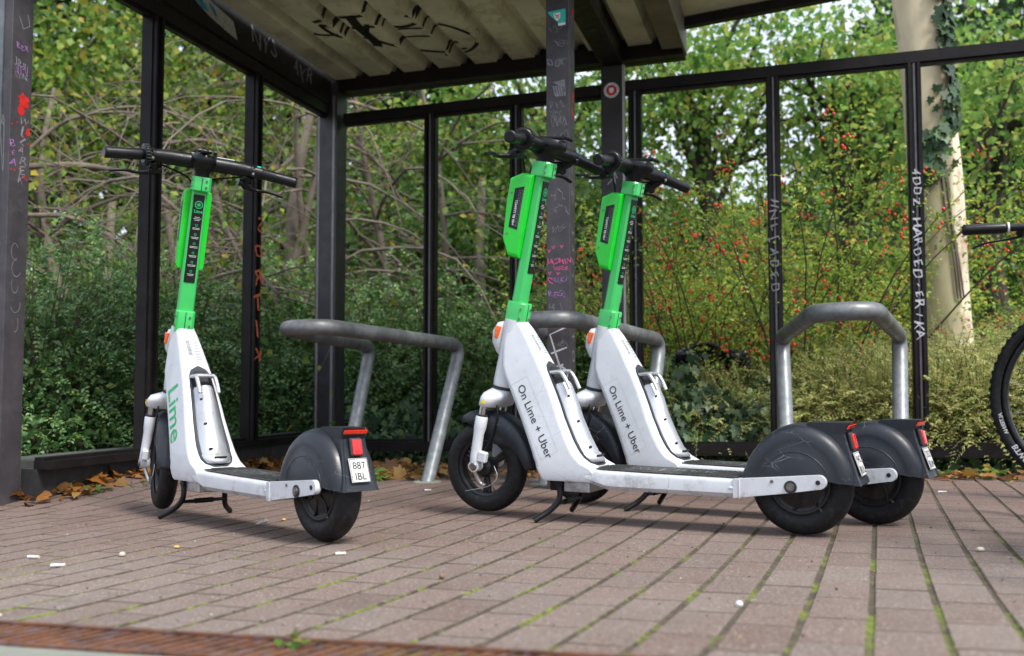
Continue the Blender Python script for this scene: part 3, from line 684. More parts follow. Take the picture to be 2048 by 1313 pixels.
    mb = MB(); mb.box(hb(-.07) + Vector((-.006, 0, .0222)), (.012, .055, .002)); mb.build('bar_sticker', 'printw', bar)
    for s in (1, -1):
        mb = MB(); mb.tube([hb(s * .150), hb(s * .160)], .0215, 20); mb.box(hb(s * .155) + Vector((-.012, 0, -.014)), (.014, .010, .014)); mb.build('bar_clamp', 'blackp', bar, bevel=.001)
        mb = MB(); mb.tube([hb(s * .155) + Vector((-.018, 0, -.012)), hb(s * .155) + Vector((-.023, 0, -.013))], .0042, 8); mb.build('clamp_bolt', 'chrome', bar)
        mb = MB(); mb.tube([hb(s * .155), hb(s * .19)], .014, 14)
        mb.tube([hb(s * .186), hb(s * .190), hb(s * .24), hb(s * .288), hb(s * .295), hb(s * .2975)], [.0165, .0178, .0175, .018, .018, .014], 18); S(mb.build('grip', 'blackp', root))
        # brake lever
        mb = MB(); o = hb(s * .15)
        mb.tube([o + Vector((.0, 0, -.016)), o + Vector((.030, -s * .008, -.030)), o + Vector((.058, -s * .004, -.040))], [.014, .016, .012], 10)
        mb.tube([o + Vector((.03, -s * .03, -.034)), o + Vector((.034, s * .01, -.042))], .012, 10)
        mb.tube(bezier([o + Vector((.055, s * .0, -.042)), o + Vector((.078, s * .035, -.044)), o + Vector((.066, s * .08, -.046)), o + Vector((.062, s * .125, -.056))], 5), [.010] * 5 + [.0075] * 10 + [.006], 8, flat=.7)
        S(mb.build('brake_lever', 'blackp', root))
    # thumb dial on the left, small control on the right
    mb = MB(); a0, a1 = hb(.166), hb(.184); mb.tube([a0, a0 + (a1 - a0) * .1, a1 - (a1 - a0) * .1, a1], [.026, .032, .032, .026], 28)
    ax = (a1 - a0).normalized()
    for k in range(22):
        q = 2 * math.pi * k / 22; u_ = Vector((1, 0, 0)); v_ = ax.cross(u_).normalized(); u_ = v_.cross(ax); d = (u_ * math.cos(q) + v_ * math.sin(q)) * .0318
        mb.tube([a0 + (a1 - a0) * .12 + d, a1 - (a1 - a0) * .12 + d], .0028, 6)
    S(mb.build('thumb_dial', 'blackp', root))
    mb = MB(); mb.tube([hb(-.163), hb(-.186)], .020, 16); tc_ = S(mb.build('throttle', 'blackp', root))
    mb = MB(); mb.box(hb(-.174) + Vector((-.010, 0, .0172)), (.012, .013, .002), Matrix.Rotation(R(-30), 3, 'Y')); mb.build('throttle_mark', 'teal', tc_)
    # cable
    mb = MB(); mb.tube(bezier([hb(.13) + Vector((.02, 0, -.02)), sa(.70, .055, .035), sa(.655, .05, .012)], 6), .003, 6); S(mb.build('brake_cable', 'blackp', root)); mb = MB(); mb.tube(bezier([hb(-.13) + Vector((.02, 0, -.02)), sa(.70, .055, -.035), sa(.655, .05, -.012)], 6), .003, 6)
    S(mb.build('brake_cable', 'blackp', root)); mb = MB(); mb.tube(bezier([sa(-.03, .0, .045), sa(-.08, -.02, .05), sa(-.15, -.015, .052), sa(-.20, .0, .056)], 6), .0028, 6); S(mb.build('brake_cable', 'blackp', root))
    # stickers printed on the neck's rear face
    mb = MB()
    for z0 in np.linspace(.548, .492, 12):
        w_ = .004; mb.box((shell_r(z0) - .0004, -.012, z0), (.001, rr.uniform(.012, .02), .0016))
    for z0 in np.linspace(.55, .505, 16): mb.box((shell_r(z0) - .0004, .013, z0), (.001, .014, rr.uniform(.0006, .0022)))
    mb.build('neck_print', 'printgr', root)
    return root, steered
root0, STE = scooter_base()
STE = set(STE)
def side_text(parent, st, size, mname, s0, z_axis_pt, slope_deg, bold=0, name='side_lettering', spacing=1):
    a = R(slope_deg); mb = MB()      # runs down along the neck on the left side
    dx, dz = math.cos(a), math.sin(a)     # reading direction in (x,z)
    def mp(u, v):
        x = z_axis_pt[0] + dx * u - dz * v * 1; z = z_axis_pt[1] + dz * u + dx * v
        return (x, shell_w(z) + .0008, z)
    def mp2(u, v):  # letters upright relative to reading direction; outward face seen from +y (x runs leftwards in view)
        x = z_axis_pt[0] + dx * u + dz * v * (1); z = z_axis_pt[1] + dz * u - dx * v
        return (x, shell_w(z) + .0008, z)
    addtext(mb, st, size, mp2, bold=bold, spacing=spacing)
    if st.startswith('On'):
        ol = MB(); L_ = .235
        for u0, v0, u1, v1 in ((-.014, -.018, L_, -.018), (-.014, .044, L_, .044), (-.014, -.018, -.014, .044), (L_, -.018, L_, .044)):
            n_ = 12; pa = [(u0 + (u1 - u0) * k / n_, v0 + (v1 - v0) * k / n_) for k in range(n_ + 1)]; ol.ribbon(pa, .0007, mp2)
        ol.build('sticker_edge', 'seam', parent)
    return mb.build(name, mname, parent)
def place_scooter(pose, label, plate, kind):
    r = root0 if pose is POSES[0] else copyto(root0)
    X, Y, psi, roll, steer, pit = pose
    r.matrix_world = Matrix.Translation((X, Y, float(G(X, Y)) + .001)) @ Matrix.Rotation(math.pi - psi, 4, 'Z') @ Matrix.Rotation(pit, 4, 'Y') @ Matrix.Rotation(roll, 4, 'X')
    prop(r, label, 'electric scooter', 'rental scooters parked in front of the bike shelter')
    SM = Matrix.Translation(AX) @ Matrix.Rotation(steer, 4, AD) @ Matrix.Translation(-AX)
    for ch in r.children:
        if ch.name.split('.')[0] in {n.split('.')[0] for n in STE}: ch.matrix_local = SM
    fd = [c for c in r.children if c.name.startswith('rear_fender')][0]; pl = [c for c in fd.children if c.name.startswith('number_plate')][0]
    q = Matrix.Rotation(R(19), 3, 'Y'); mb = MB()
    # plate children hang under the fender as sub-parts of the plate are merged into one lettering mesh
    for k, t in enumerate(plate):
        v, f = text2d(t, .026, bold=.012, align='CENTER'); mb.add([Vector((-.1510, 0, .191)) + q @ Vector((0, -x * 1.0, y + (.004 if k == 0 else -.0235))) for x, y in v], f, False)
    mb.build('plate_lettering', 'print', pl)
    if kind == 'uber': side_text(r, 'On Lime + Uber', .0355, 'print', 0, (.834, .394), -117.3, bold=.004)
    else: side_text(r, 'Lime', .096, 'printg', 0, (.838, .396), -112.7, bold=.008)
    return r
POSES = [(-.4825, 2.5533, .8136, .0056, -.2946, .0067), (.767, 2.5938, .5433, -.0274, .0265, .0051), (1.0328, 2.7936, .6326, -.0125, -.0164, .0097)]
_src = root0
r2 = place_scooter(POSES[1], 'nearer of the two white and green scooters parked side by side', ['942', 'BUL'], 'uber')
r3 = place_scooter(POSES[2], 'farther of the two white and green scooters parked side by side', ['352', 'BUN'], 'uber')
r1 = place_scooter(POSES[0], 'white and green scooter standing alone on the left, plate 887 IBL', ['887', 'IBL'], 'lime')

# ------------------------------------------------------------------ bike racks (hairpin hoops)
def rackmat():
    m, nt, b = newmat('worn_galvanised_tube'); tc = nt.nodes.new('ShaderNodeTexCoord'); sp = nt.nodes.new('ShaderNodeSeparateXYZ'); lk(nt, tc.outputs['Object'], sp.inputs[0])
    n1 = noise(nt, 6, 6, .7); ad = nt.nodes.new('ShaderNodeMath'); ad.operation = 'MULTIPLY_ADD'; lk(nt, n1, ad.inputs[0]); ad.inputs[1].default_value = .35; lk(nt, sp.outputs[2], ad.inputs[2])
    wear = ramp(nt, ad.outputs[0], [(.60, (0, 0, 0)), (.80, (1, 1, 1))])          # the upper tube is polished dark by years of use
    zinc = ramp(nt, noise(nt, 26, 7, .75), [(.30, (.13, .148, .156)), (.50, (.20, .22, .228)), (.66, (.29, .305, .305))]); dk = ramp(nt, noise(nt, 8, 6, .7), [(.35, (.075, .079, .082)), (.52, (.125, .13, .132)), (.68, (.21, .215, .215))])
    c = mixc(nt, wear, zinc, dk); rs = ramp(nt, noise(nt, 11, 8, .8), [(.66, (0, 0, 0)), (.72, (.7, .7, .7))]); c = mixc(nt, rs, c, (.17, .13, .08))
    lk(nt, c, b.inputs['Base Color']); b.inputs['Metallic'].default_value = .35; lk(nt, ramp(nt, noise(nt, 18, 5), [(.3, (.32,) * 3), (.7, (.58,) * 3)]), b.inputs['Roughness']); bump(nt, b, noise(nt, 50, 5), .12, .002); return m
M['rack'] = rackmat()
def hoop(c, name_label):
    ax = Vector((-.305, -.952, 0)); la = Vector((.952, -.305, 0))        # towards the rounded end / to the right
    zk = c[2]; C = Vector((c[0], c[1], 0))
    def P(s, l, z): return C + ax * s + la * l + Vector((0, 0, z))
    def foot(l, s=.33): 
        p = C + ax * s + la * l; return Vector((p.x, p.y, float(G(p.x, p.y)) - .01))
    pts = [foot(-.205), P(0, -.235, zk), P(1.07, -.090, zk + .026), P(1.07, .090, zk + .030), P(0, .235, zk), foot(.205)]
    base = empty('bike_rack', (C.x, C.y, float(G(C.x, C.y))), label=name_label, cat='bike rack', group='galvanised bike racks in the shelter')
    o_ = Vector(base.location)
    mb = MB(); mb.tube([p - o_ for p in fillet(pts, .10, 8)], .0305, 20); mb.build('tube_frame', 'rack', base)
    for l in (-.205, .205):
        mb = MB(); f = foot(l); mb.lathe([(.033, .016), (.062, .0135), (.064, .010), (.064, 0)], (f.x - o_.x, f.y - o_.y, f.z - o_.z), 'Z', 20); mb.build('foot_plate', 'concrete', base)
hoop((-.468, 4.70, .590), 'grey tubular bike rack between the left scooter and the pair of scooters')
hoop((.436, 4.406, .600), 'grey tubular bike rack crossing in front of the middle post behind the pair of scooters')
hoop((1.38, 4.10, .605), 'grey tubular bike rack on the right, rounded end facing the camera')

# ------------------------------------------------------------------ shelter
D1 = Vector((.283, .959, 0)); D2 = Vector((.959, -.283, 0))      # depth (along left wall) and along the back wall
CZ = R(-16.45)
CORN = Vector((-1.07, 5.67, 0)); P0 = Vector((-1.70, 3.47, 0))
def tilt(x): return .018 * x
def vbar(mb, p, wx, wy, z0, z1, o=Vector((0, 0, 0))):
    q = Matrix.Rotation(CZ, 3, 'Z'); mb.box(Vector((p.x, p.y, (z0 + z1) / 2)) - o, (wx, wy, z1 - z0), q)
def hbar(mb, a, b, wd, ht, o=Vector((0, 0, 0))):     # beam between points (centres), width wd, height ht
    d = (b - a); n = Vector((-d.y, d.x, 0)).normalized() * wd / 2; u = Vector((0, 0, ht / 2)); a = a - o; b = b - o
    vs = [a - n - u, a + n - u, a + n + u, a - n + u, b - n - u, b + n - u, b + n + u, b - n + u]
    mb.add(vs, [(0, 3, 2, 1), (4, 5, 6, 7), (0, 1, 5, 4), (1, 2, 6, 5), (2, 3, 7, 6), (3, 0, 4, 7)], False)
def face_map(p, n, org, wd):      # a: along the face (left to right seen from outside), b: height; returns function
    n = n.normalized(); t = Vector((-n.y, n.x, 0)); return lambda a, b: p + n * (wd) + t * a + Vector((0, 0, b)) - org
FN = -D1; RN = D2     # outward normals of a post's front face and right face
LNr = D2              # left wall's inner face normal
def scrawl(mb, mp, cx, cz, w_, h_, n, wd, rs):
    r_ = random.Random(rs)
    for k in range(n):
        x = cx - w_ / 2 + w_ * (k + .5) / n; pts = [(x + r_.uniform(-.5, .5) * w_ / n * 1.4, cz + r_.uniform(-.5, .5) * h_) for _ in range(r_.randint(3, 5))]
        mb.ribbon([p[:2] for p in bezier([(a, b, 0) for a, b in pts], 5)], wd, mp)
def vtext(mb, mp, st, cx, z0, size, step=None, rot=0, bold=0, sc_=1.0):    # letters stacked downwards
    rj = random.Random(len(st) * 7 + 3); rot0, size0, cx0 = rot, size, cx; z = z0; step = step or size * 1.05
    for ch in st:
        rot = rot0 + rj.uniform(-14, 14); size = size0 * rj.uniform(.8, 1.22); cx = cx0 + rj.uniform(-.07, .07) * size0; kx = rj.uniform(.8, 1.3); sh = rj.uniform(-.3, .3)
        if ch != ' ':
            v, f = text2d(ch, size, bold=bold, align='CENTER'); a = R(rot); v = [(x * kx + sh * y + .06 * size * math.sin(y / size * 9 + x / size * 5), y + .05 * size * math.sin(x / size * 11)) for x, y in v]
            mb.add([mp(cx + (x * math.cos(a) - (y - size * .35) * math.sin(a)) * sc_, z + x * math.sin(a) + (y - size * .35) * math.cos(a)) for x, y in v], f, False)
        z -= step
# post P0 (far left, in front)
def post(loc, size, z1, label, nm='shelter_post', cat='post', grp='dark posts of the bike shelter'):
    z0 = float(G(loc[0], loc[1])) - .01; o = empty(nm, (loc[0], loc[1], z0), label=label, cat=cat, group=grp)
    mb = MB(); q = Matrix.Rotation(CZ, 3, 'Z'); mb.box((0, 0, (z1 - z0) / 2), (size[0], size[1], z1 - z0), q); mb.build('shaft', 'post', o, bevel=.004)
    return o, Vector((loc[0], loc[1], z0))
ROOFZ = 2.15
pA, oA = post((-1.835, 3.51), (.10, .10), ROOFZ + .02 - .03, 'dark square shelter post at the left edge with red paint blots and tags')
pcA = Vector((-1.835, 3.51, 0))
fr = face_map(pcA, FN, oA, .0507); rt = face_map(pcA, RN, oA, .0507)
mb = MB(); addtext(mb, 'BRX', .030, wob=.09, mp=lambda a, b: rt(a - .03, b + 1.62), bold=.01); scrawl(mb, rt, 0, 1.55, .05, .06, 3, .003, 4); vtext(mb, rt, 'BEA', -.032, 1.27, .032, rot=-8); mb.build('violet_tag', 'vi', pA)
mb = MB(); addtext(mb, 'JBB', .036, wob=.09, mp=lambda a, b: rt(a - .032, b + 1.56 - a * .2), bold=.0); addtext(mb, 'CIEBE', .026, wob=.09, mp=lambda a, b: rt(a - .036, b + 1.515), bold=.0)
vtext(mb, rt, 'WIZAREK', .012, 1.36, .045, rot=-14, step=.036); mb.ribbon([(.02, 1.76), (.03, 1.72), (.0, 1.70), (-.02, 1.74)], .004, rt)
for k, (a, b) in enumerate(((-.01, .88), (.0, .82), (-.005, .76), (.0, .69), (.0, .62))):
    mb.ribbon([(a + .022 * math.cos(q) * (1 if k % 2 else .7), b + .03 * math.sin(q)) for q in np.linspace(.5 + k, 5.4 + k * .4, 14)], .0022, rt)
scrawl(mb, fr, .0, 1.25, .05, .3, 3, .003, 9); mb.build('white_tag', 'w2', pA)
mb = MB(); rr_ = random.Random(5)
def blot(mb, mp, cx, cz, rx, rz, seed, n=26):
    r_ = random.Random(seed); mb.add([mp(cx + rx * math.cos(q) * r_.uniform(.6, 1.1), cz + rz * math.sin(q) * r_.uniform(.6, 1.1)) for q in np.linspace(0, 2 * math.pi, n, endpoint=False)], [tuple(range(n))], False)
blot(mb, rt, .012, 1.435, .030, .030, 1); blot(mb, rt, .0, 1.40, .020, .022, 2); blot(mb, rt, .036, 1.325, .011, .018, 3)
for k in range(16): blot(mb, rt, rr_.uniform(-.04, .045), rr_.uniform(1.12, 1.37), .004, .005, k, 8)
mb.build('red_paint_blot', 'rd', pA)
mb = MB(); mb.box(Vector((-1.835, 3.51, 1.05)) - oA + FN * .052 - D2 * .012, (.05, .004, 2.1), Matrix.Rotation(CZ, 3, 'Z')); mb.build('face_plate', 'galv', pA)
# middle post F
pcF = Vector((.20, 3.96, 0)); pF, oF = post((.20, 3.96), (.098, .098), 2.10, 'dark square post in the middle covered in pink and white tags and stickers')
fr = face_map(pcF, FN, oF, .0497); rt = face_map(pcF, RN, oF, .0497)
Zf = lambda y: .4 + (770 - y) * 3.93 / 1950 - oF.z      # picture height to height on this post
mb = MB(); addtext(mb, 'DEK', .038, wob=.09, mp=lambda a, b: fr(a - .044, b + Zf(136)), bold=.01); mb.ribbon([(.0, Zf(140)), (.03, Zf(122)), (.04, Zf(125))], .004, fr)
for k in range(5): mb.ribbon([(-.018 + k * .010, Zf(178)), (-.010 + k * .010, Zf(196)), (-.004 + k * .008, Zf(200))], .007, fr)
mb.add([fr(-.02, Zf(170)), fr(.03, Zf(166)), fr(.034, Zf(196)), fr(.012, Zf(180))], [(0, 1, 2, 3)], False)
scrawl(mb, fr, 0, Zf(250), .075, .05, 6, .0025, 11); scrawl(mb, fr, 0, Zf(400), .06, .05, 4, .002, 12)
for k_, (yy, hh) in enumerate(((60, .03), (90, .03), (215, .04), (232, .03), (280, .05), (330, .05), (360, .04), (430, .05), (470, .04), (630, .05), (700, .03))): scrawl(mb, fr, (-.01, .012, 0)[k_ % 3], Zf(yy), .06, hh, 3, .0016, 40 + k_)
mb.build('small_white_tag', 'w2', pF)
mb = MB()
for pts in ([(.03, 668), (-.035, 682), (.01, 752)], [(-.03, 720), (.035, 708)], [(.02, 742), (-.025, 748), (-.02, 775), (.0, 790), (.035, 770), (.04, 755), (.01, 745)], [(.0, 750), (-.005, 782)]):
    mb.ribbon([(a, Zf(b)) for a, b in pts], .0065, fr)
mb.build('big_white_tag', 'w1', pF)
mb = MB(); addtext(mb, 'JAZMIN', .030, wob=.09, mp=lambda a, b: fr(a - .045, b + Zf(540)), bold=.008); addtext(mb, 'UGOR', .022, wob=.09, mp=lambda a, b: fr(a - .02, b + Zf(553)), bold=.008)
for a, b in ((-.02, 508), (.015, 507), (-.038, 515), (.0, 561), (-.035, 560)): mb.ribbon([(a - .006, Zf(b - 4)), (a, Zf(b + 2)), (a + .006, Zf(b - 4))], .004, fr)
addtext(mb, 'C', .034, wob=.09, mp=lambda a, b: fr(a - .045, b + Zf(580))); mb.build('pink_tag', 'pk', pF)
mb = MB(); addtext(mb, 'oiKi', .036, wob=.09, mp=lambda a, b: fr(a - .022, b + Zf(578)), bold=.0); addtext(mb, 'REG!', .034, wob=.09, mp=lambda a, b: fr(a - .042, b + Zf(607)), bold=.0); mb.build('violet_tag', 'vi', pF)
mb = MB(); vtext(mb, rt, 'EAZY', .004, Zf(480), .05, step=.055, rot=-90); vtext(mb, rt, 'KTOEM', .004, Zf(650), .05, step=.075, rot=-90)
for y_ in (60, 110, 250, 330, 390): scrawl(mb, rt, 0, Zf(y_), .06, .12, 2, .004, y_)
mb.build('side_tag', 'w2', pF)
mb = MB(); mb.add([fr(-.042, Zf(24)), fr(.034, Zf(20)), fr(.034, Zf(54)), fr(.004, Zf(55)), fr(.0, Zf(46)), fr(-.028, Zf(33))], [(0, 5, 4, 3, 2, 1)], False); stk = mb.build('torn_sticker', 'teal', pF)
f2 = face_map(pcF, FN, oF, .0503)
mb = MB(); mb.add([f2(-.018, Zf(28)), f2(.012, Zf(27)), f2(.012, Zf(38)), f2(-.002, Zf(45)), f2(-.012, Zf(38))], [(0, 4, 3, 2, 1)], False); mb.ribbon([(.003, Zf(52)), (.033, Zf(51))], .010, f2); mb.build('sticker_shield', 'printw', stk)
f3 = face_map(pcF, FN, oF, .0506)
mb = MB(); mb.ribbon([(-.012, Zf(30)), (.0, Zf(34)), (-.006, Zf(38)), (.007, Zf(31)), (.004, Zf(39))], .005, f3); mb.build('sticker_emblem', 'or', stk)
mb = MB(); blot(mb, rt, .01, Zf(18), .016, .02, 21); blot(mb, rt, .01, Zf(195), .014, .03, 22); blot(mb, rt, .0, Zf(230), .012, .03, 24); mb.build('red_smear', 'rd', pF)
# back post B
pcB = Vector((.545, 5.16, 0)); pB, oB = post((.545, 5.16), (.115, .11), 2.10, 'wide dark post at the back wall with a round red and white sticker')
ZB = lambda y: .4 + (770 - y) * 5.11 / 1950 - oB.z
fr = face_map(pcB, FN, oB, .0557)
def disc(mb, mp, cx, cz, r, n=32): mb.add([mp(cx + r * math.cos(q), cz + r * math.sin(q)) for q in np.linspace(0, 2 * math.pi, n, endpoint=False)], [tuple(range(n))], False)
mb = MB(); disc(mb, fr, .0, ZB(187), .041); s1 = mb.build('round_sticker', 'printw', pB)
mb = MB(); disc(mb, face_map(pcB, FN, oB, .0562), .0, ZB(187), .029); mb.build('sticker_red_disc', 'rd', s1)
mb = MB(); f4 = face_map(pcB, FN, oB, .0566); mb.add([f4(-.012, ZB(182)), f4(.012, ZB(182)), f4(.012, ZB(190)), f4(0, ZB(194)), f4(-.012, ZB(190))], [(0, 4, 3, 2, 1)], False); mb.build('sticker_crest', 'printw', s1)
mb = MB(); f5 = face_map(pcB, FN, oB, .0562)
for k in range(24):
    q = 2 * math.pi * k / 24
    if k % 8 != 7: mb.ribbon([(.032 * math.cos(q), ZB(187) + .032 * math.sin(q)), (.038 * math.cos(q + .05), ZB(187) + .038 * math.sin(q + .05))], .005, f5)
mb.build('sticker_rim_print', 'bl', s1)
mb = MB()
for pts in ([(.022, 535), (.028, 592), (.025, 562), (.050, 540), (.025, 562), (.052, 590)], [(-.02, 590), (.02, 585), (.045, 600), (.04, 620), (.0, 610), (-.025, 625), (-.03, 650), (.02, 640)], [(.015, 555), (.048, 575)]): mb.ribbon([(a, ZB(b)) for a, b in pts], .009, fr)
scrawl(mb, fr, 0, ZB(370), .05, .10, 2, .004, 33); mb.build('white_tag', 'w1', pB)
mb = MB(); mb.box(Vector((.545, 5.16, 1.05)) + FN * .045 + D2 * .064 - oB, (.012, .022, 2.1), Matrix.Rotation(CZ, 3, 'Z')); mb.build('worn_edge', 'edgeb', pB)
# corner post C
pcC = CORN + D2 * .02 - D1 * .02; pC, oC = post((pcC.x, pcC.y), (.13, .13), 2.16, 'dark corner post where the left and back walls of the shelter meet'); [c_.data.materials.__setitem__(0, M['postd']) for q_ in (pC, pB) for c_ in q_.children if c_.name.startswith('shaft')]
mb = MB()
for dx in (-.05, .045): mb.box(pcC + Vector((0, 0, 1.05)) + FN * .066 + D2 * dx - oC, (.014, .003, 2.05), Matrix.Rotation(CZ, 3, 'Z'))
mb.build('worn_edge', 'edge', pC)
# left wall
def wall(label, A, B, ts, inner, rail_top, mw, railz, tags=None):
    o = empty('wall_frame', (A.x, A.y, 0), label=label, cat='wall frame', group='open framed walls of the bike shelter'); O = Vector((A.x, A.y, 0)); d = (B - A); L = d.length; u = d / L
    n = Vector(inner)
    for k, t in enumerate(ts):
        p = A + u * t; z0 = railz(p)[1]; zt = rail_top(p)
        mb = MB(); mb.box(Vector((p.x, p.y, (z0 + zt) / 2)) - O, (mw, .05, zt - z0), Matrix.Rotation(math.atan2(u.y, u.x), 3, 'Z'))
        for e in (-1, 1): mb.box(Vector((p.x, p.y, (z0 + zt) / 2)) - O + n * .034 + u * e * mw * .30, (mw * .18, .018, zt - z0), Matrix.Rotation(math.atan2(u.y, u.x), 3, 'Z'))
        m_ = mb.build('mullion', 'frame', o)
        mb = MB(); mb.box(Vector((p.x, p.y, (z0 + zt) / 2)) - O + n * .0255 + u * .002, (mw * .12, .001, zt - z0), Matrix.Rotation(math.atan2(u.y, u.x), 3, 'Z')); mb.build('mullion_highlight', 'edge', m_)  # worn-edge paint reused as a painted highlight down the mullion
    mb = MB(); a = A + Vector((0, 0, rail_top(A) + .028)); b = B + Vector((0, 0, rail_top(B) + .028)); hbar(mb, a, b, .07, .056, O); hbar(mb, a - Vector((0, 0, .035)), b - Vector((0, 0, .035)), .03, .014, O); mb.build('top_rail', 'frame', o)
    mb = MB(); za, zb = railz(A), railz(B); hbar(mb, A + Vector((0, 0, (za[0] + za[1]) / 2)), B + Vector((0, 0, (zb[0] + zb[1]) / 2)), .07, za[1] - za[0], O); hbar(mb, A + Vector((0, 0, za[1] + .006)) - n * .012, B + Vector((0, 0, zb[1] + .006)) - n * .012, .04, .012, O); mb.build('bottom_rail', 'frame', o)
    return o, O, u, n
lw, Ol, ul, nl = wall('black framed left side wall of the shelter with tall open panels', P0 + D1 * .05, CORN - D1 * .09, [.57, 1.38], D2, lambda p: 1.965, .068, lambda p: (.098, .128))
bw, Ob, ub, nb = wall('black framed back wall panels between the corner post and the post with the round sticker', CORN + D2 * .10, pcB - D2 * .058, [.54, 1.05], -D1, lambda p: 1.925 + tilt(p.x + 1), .068, lambda p: (.045 + tilt(p.x) - .005, .10 + tilt(p.x) - .005))
WE = Vector((2.9, 5.16 - .295 * 2.355, 0))
cw, Oc, uc, nc = wall('black framed back wall panels to the right of the post with the round sticker', pcB + D2 * .062, WE, [.055, .765, 1.435, 2.2], -D1, lambda p: 1.935 + tilt(p.x + 1) * .9, .068, lambda p: (.005 + (p.x - .5) * .012 + .03, .062 + (p.x - .5) * .012 + .03))
# tags on mullions
def mull_map(O, A, u, n, t, off=.0438): return lambda a, b: A + u * t + n * off + u * a + Vector((0, 0, b)) - O
mpA = mull_map(Ol, P0 + D1 * .05, ul, nl, 1.38); mb = MB(); vtext(mb, lambda a, b: mpA(-a, b), 'SORTIK', .0, 1.20, .10, step=.13, rot=-8, bold=.01); mb.build('orange_tag', 'or', lw)
mpB = mull_map(Oc, pcB + D2 * .062, uc, nc, .765); mb = MB(); vtext(mb, mpB, 'HNL[ADED', .0, 1.32, .050, step=.062, rot=-90); mb.build('white_tag', 'w2', cw)
mpC = mull_map(Oc, pcB + D2 * .062, uc, nc, 1.435); mb = MB(); vtext(mb, mpC, '4DDZ.HARDED-ERIKA', .0, 1.44, .050, step=.050, rot=-90, bold=.004); mb.build('white_tag', 'w1', cw)
# kerb ledge left
kb = MB(); a = P0 + D1 * .16 - D2 * .16; b = CORN - D2 * .14; kb.box((a + b) / 2 + Vector((0, 0, .045)), ((b - a).length, .2, .165), Matrix.Rotation(math.atan2(D1.y, D1.x), 3, 'Z')); kb.build('kerb', 'stone', bevel=.012, label='rough grey stone kerb ledge behind the left wall frame', cat='kerb')
kb = MB(); hbar(kb, P0 + D1 * .05 - D2 * .055 + Vector((0, 0, .02)), CORN - D1 * .09 - D2 * .02 + Vector((0, 0, .02)), .07, .155); kb.build('plinth', 'plinth', label='low black plinth under the left wall frame', cat='plinth')
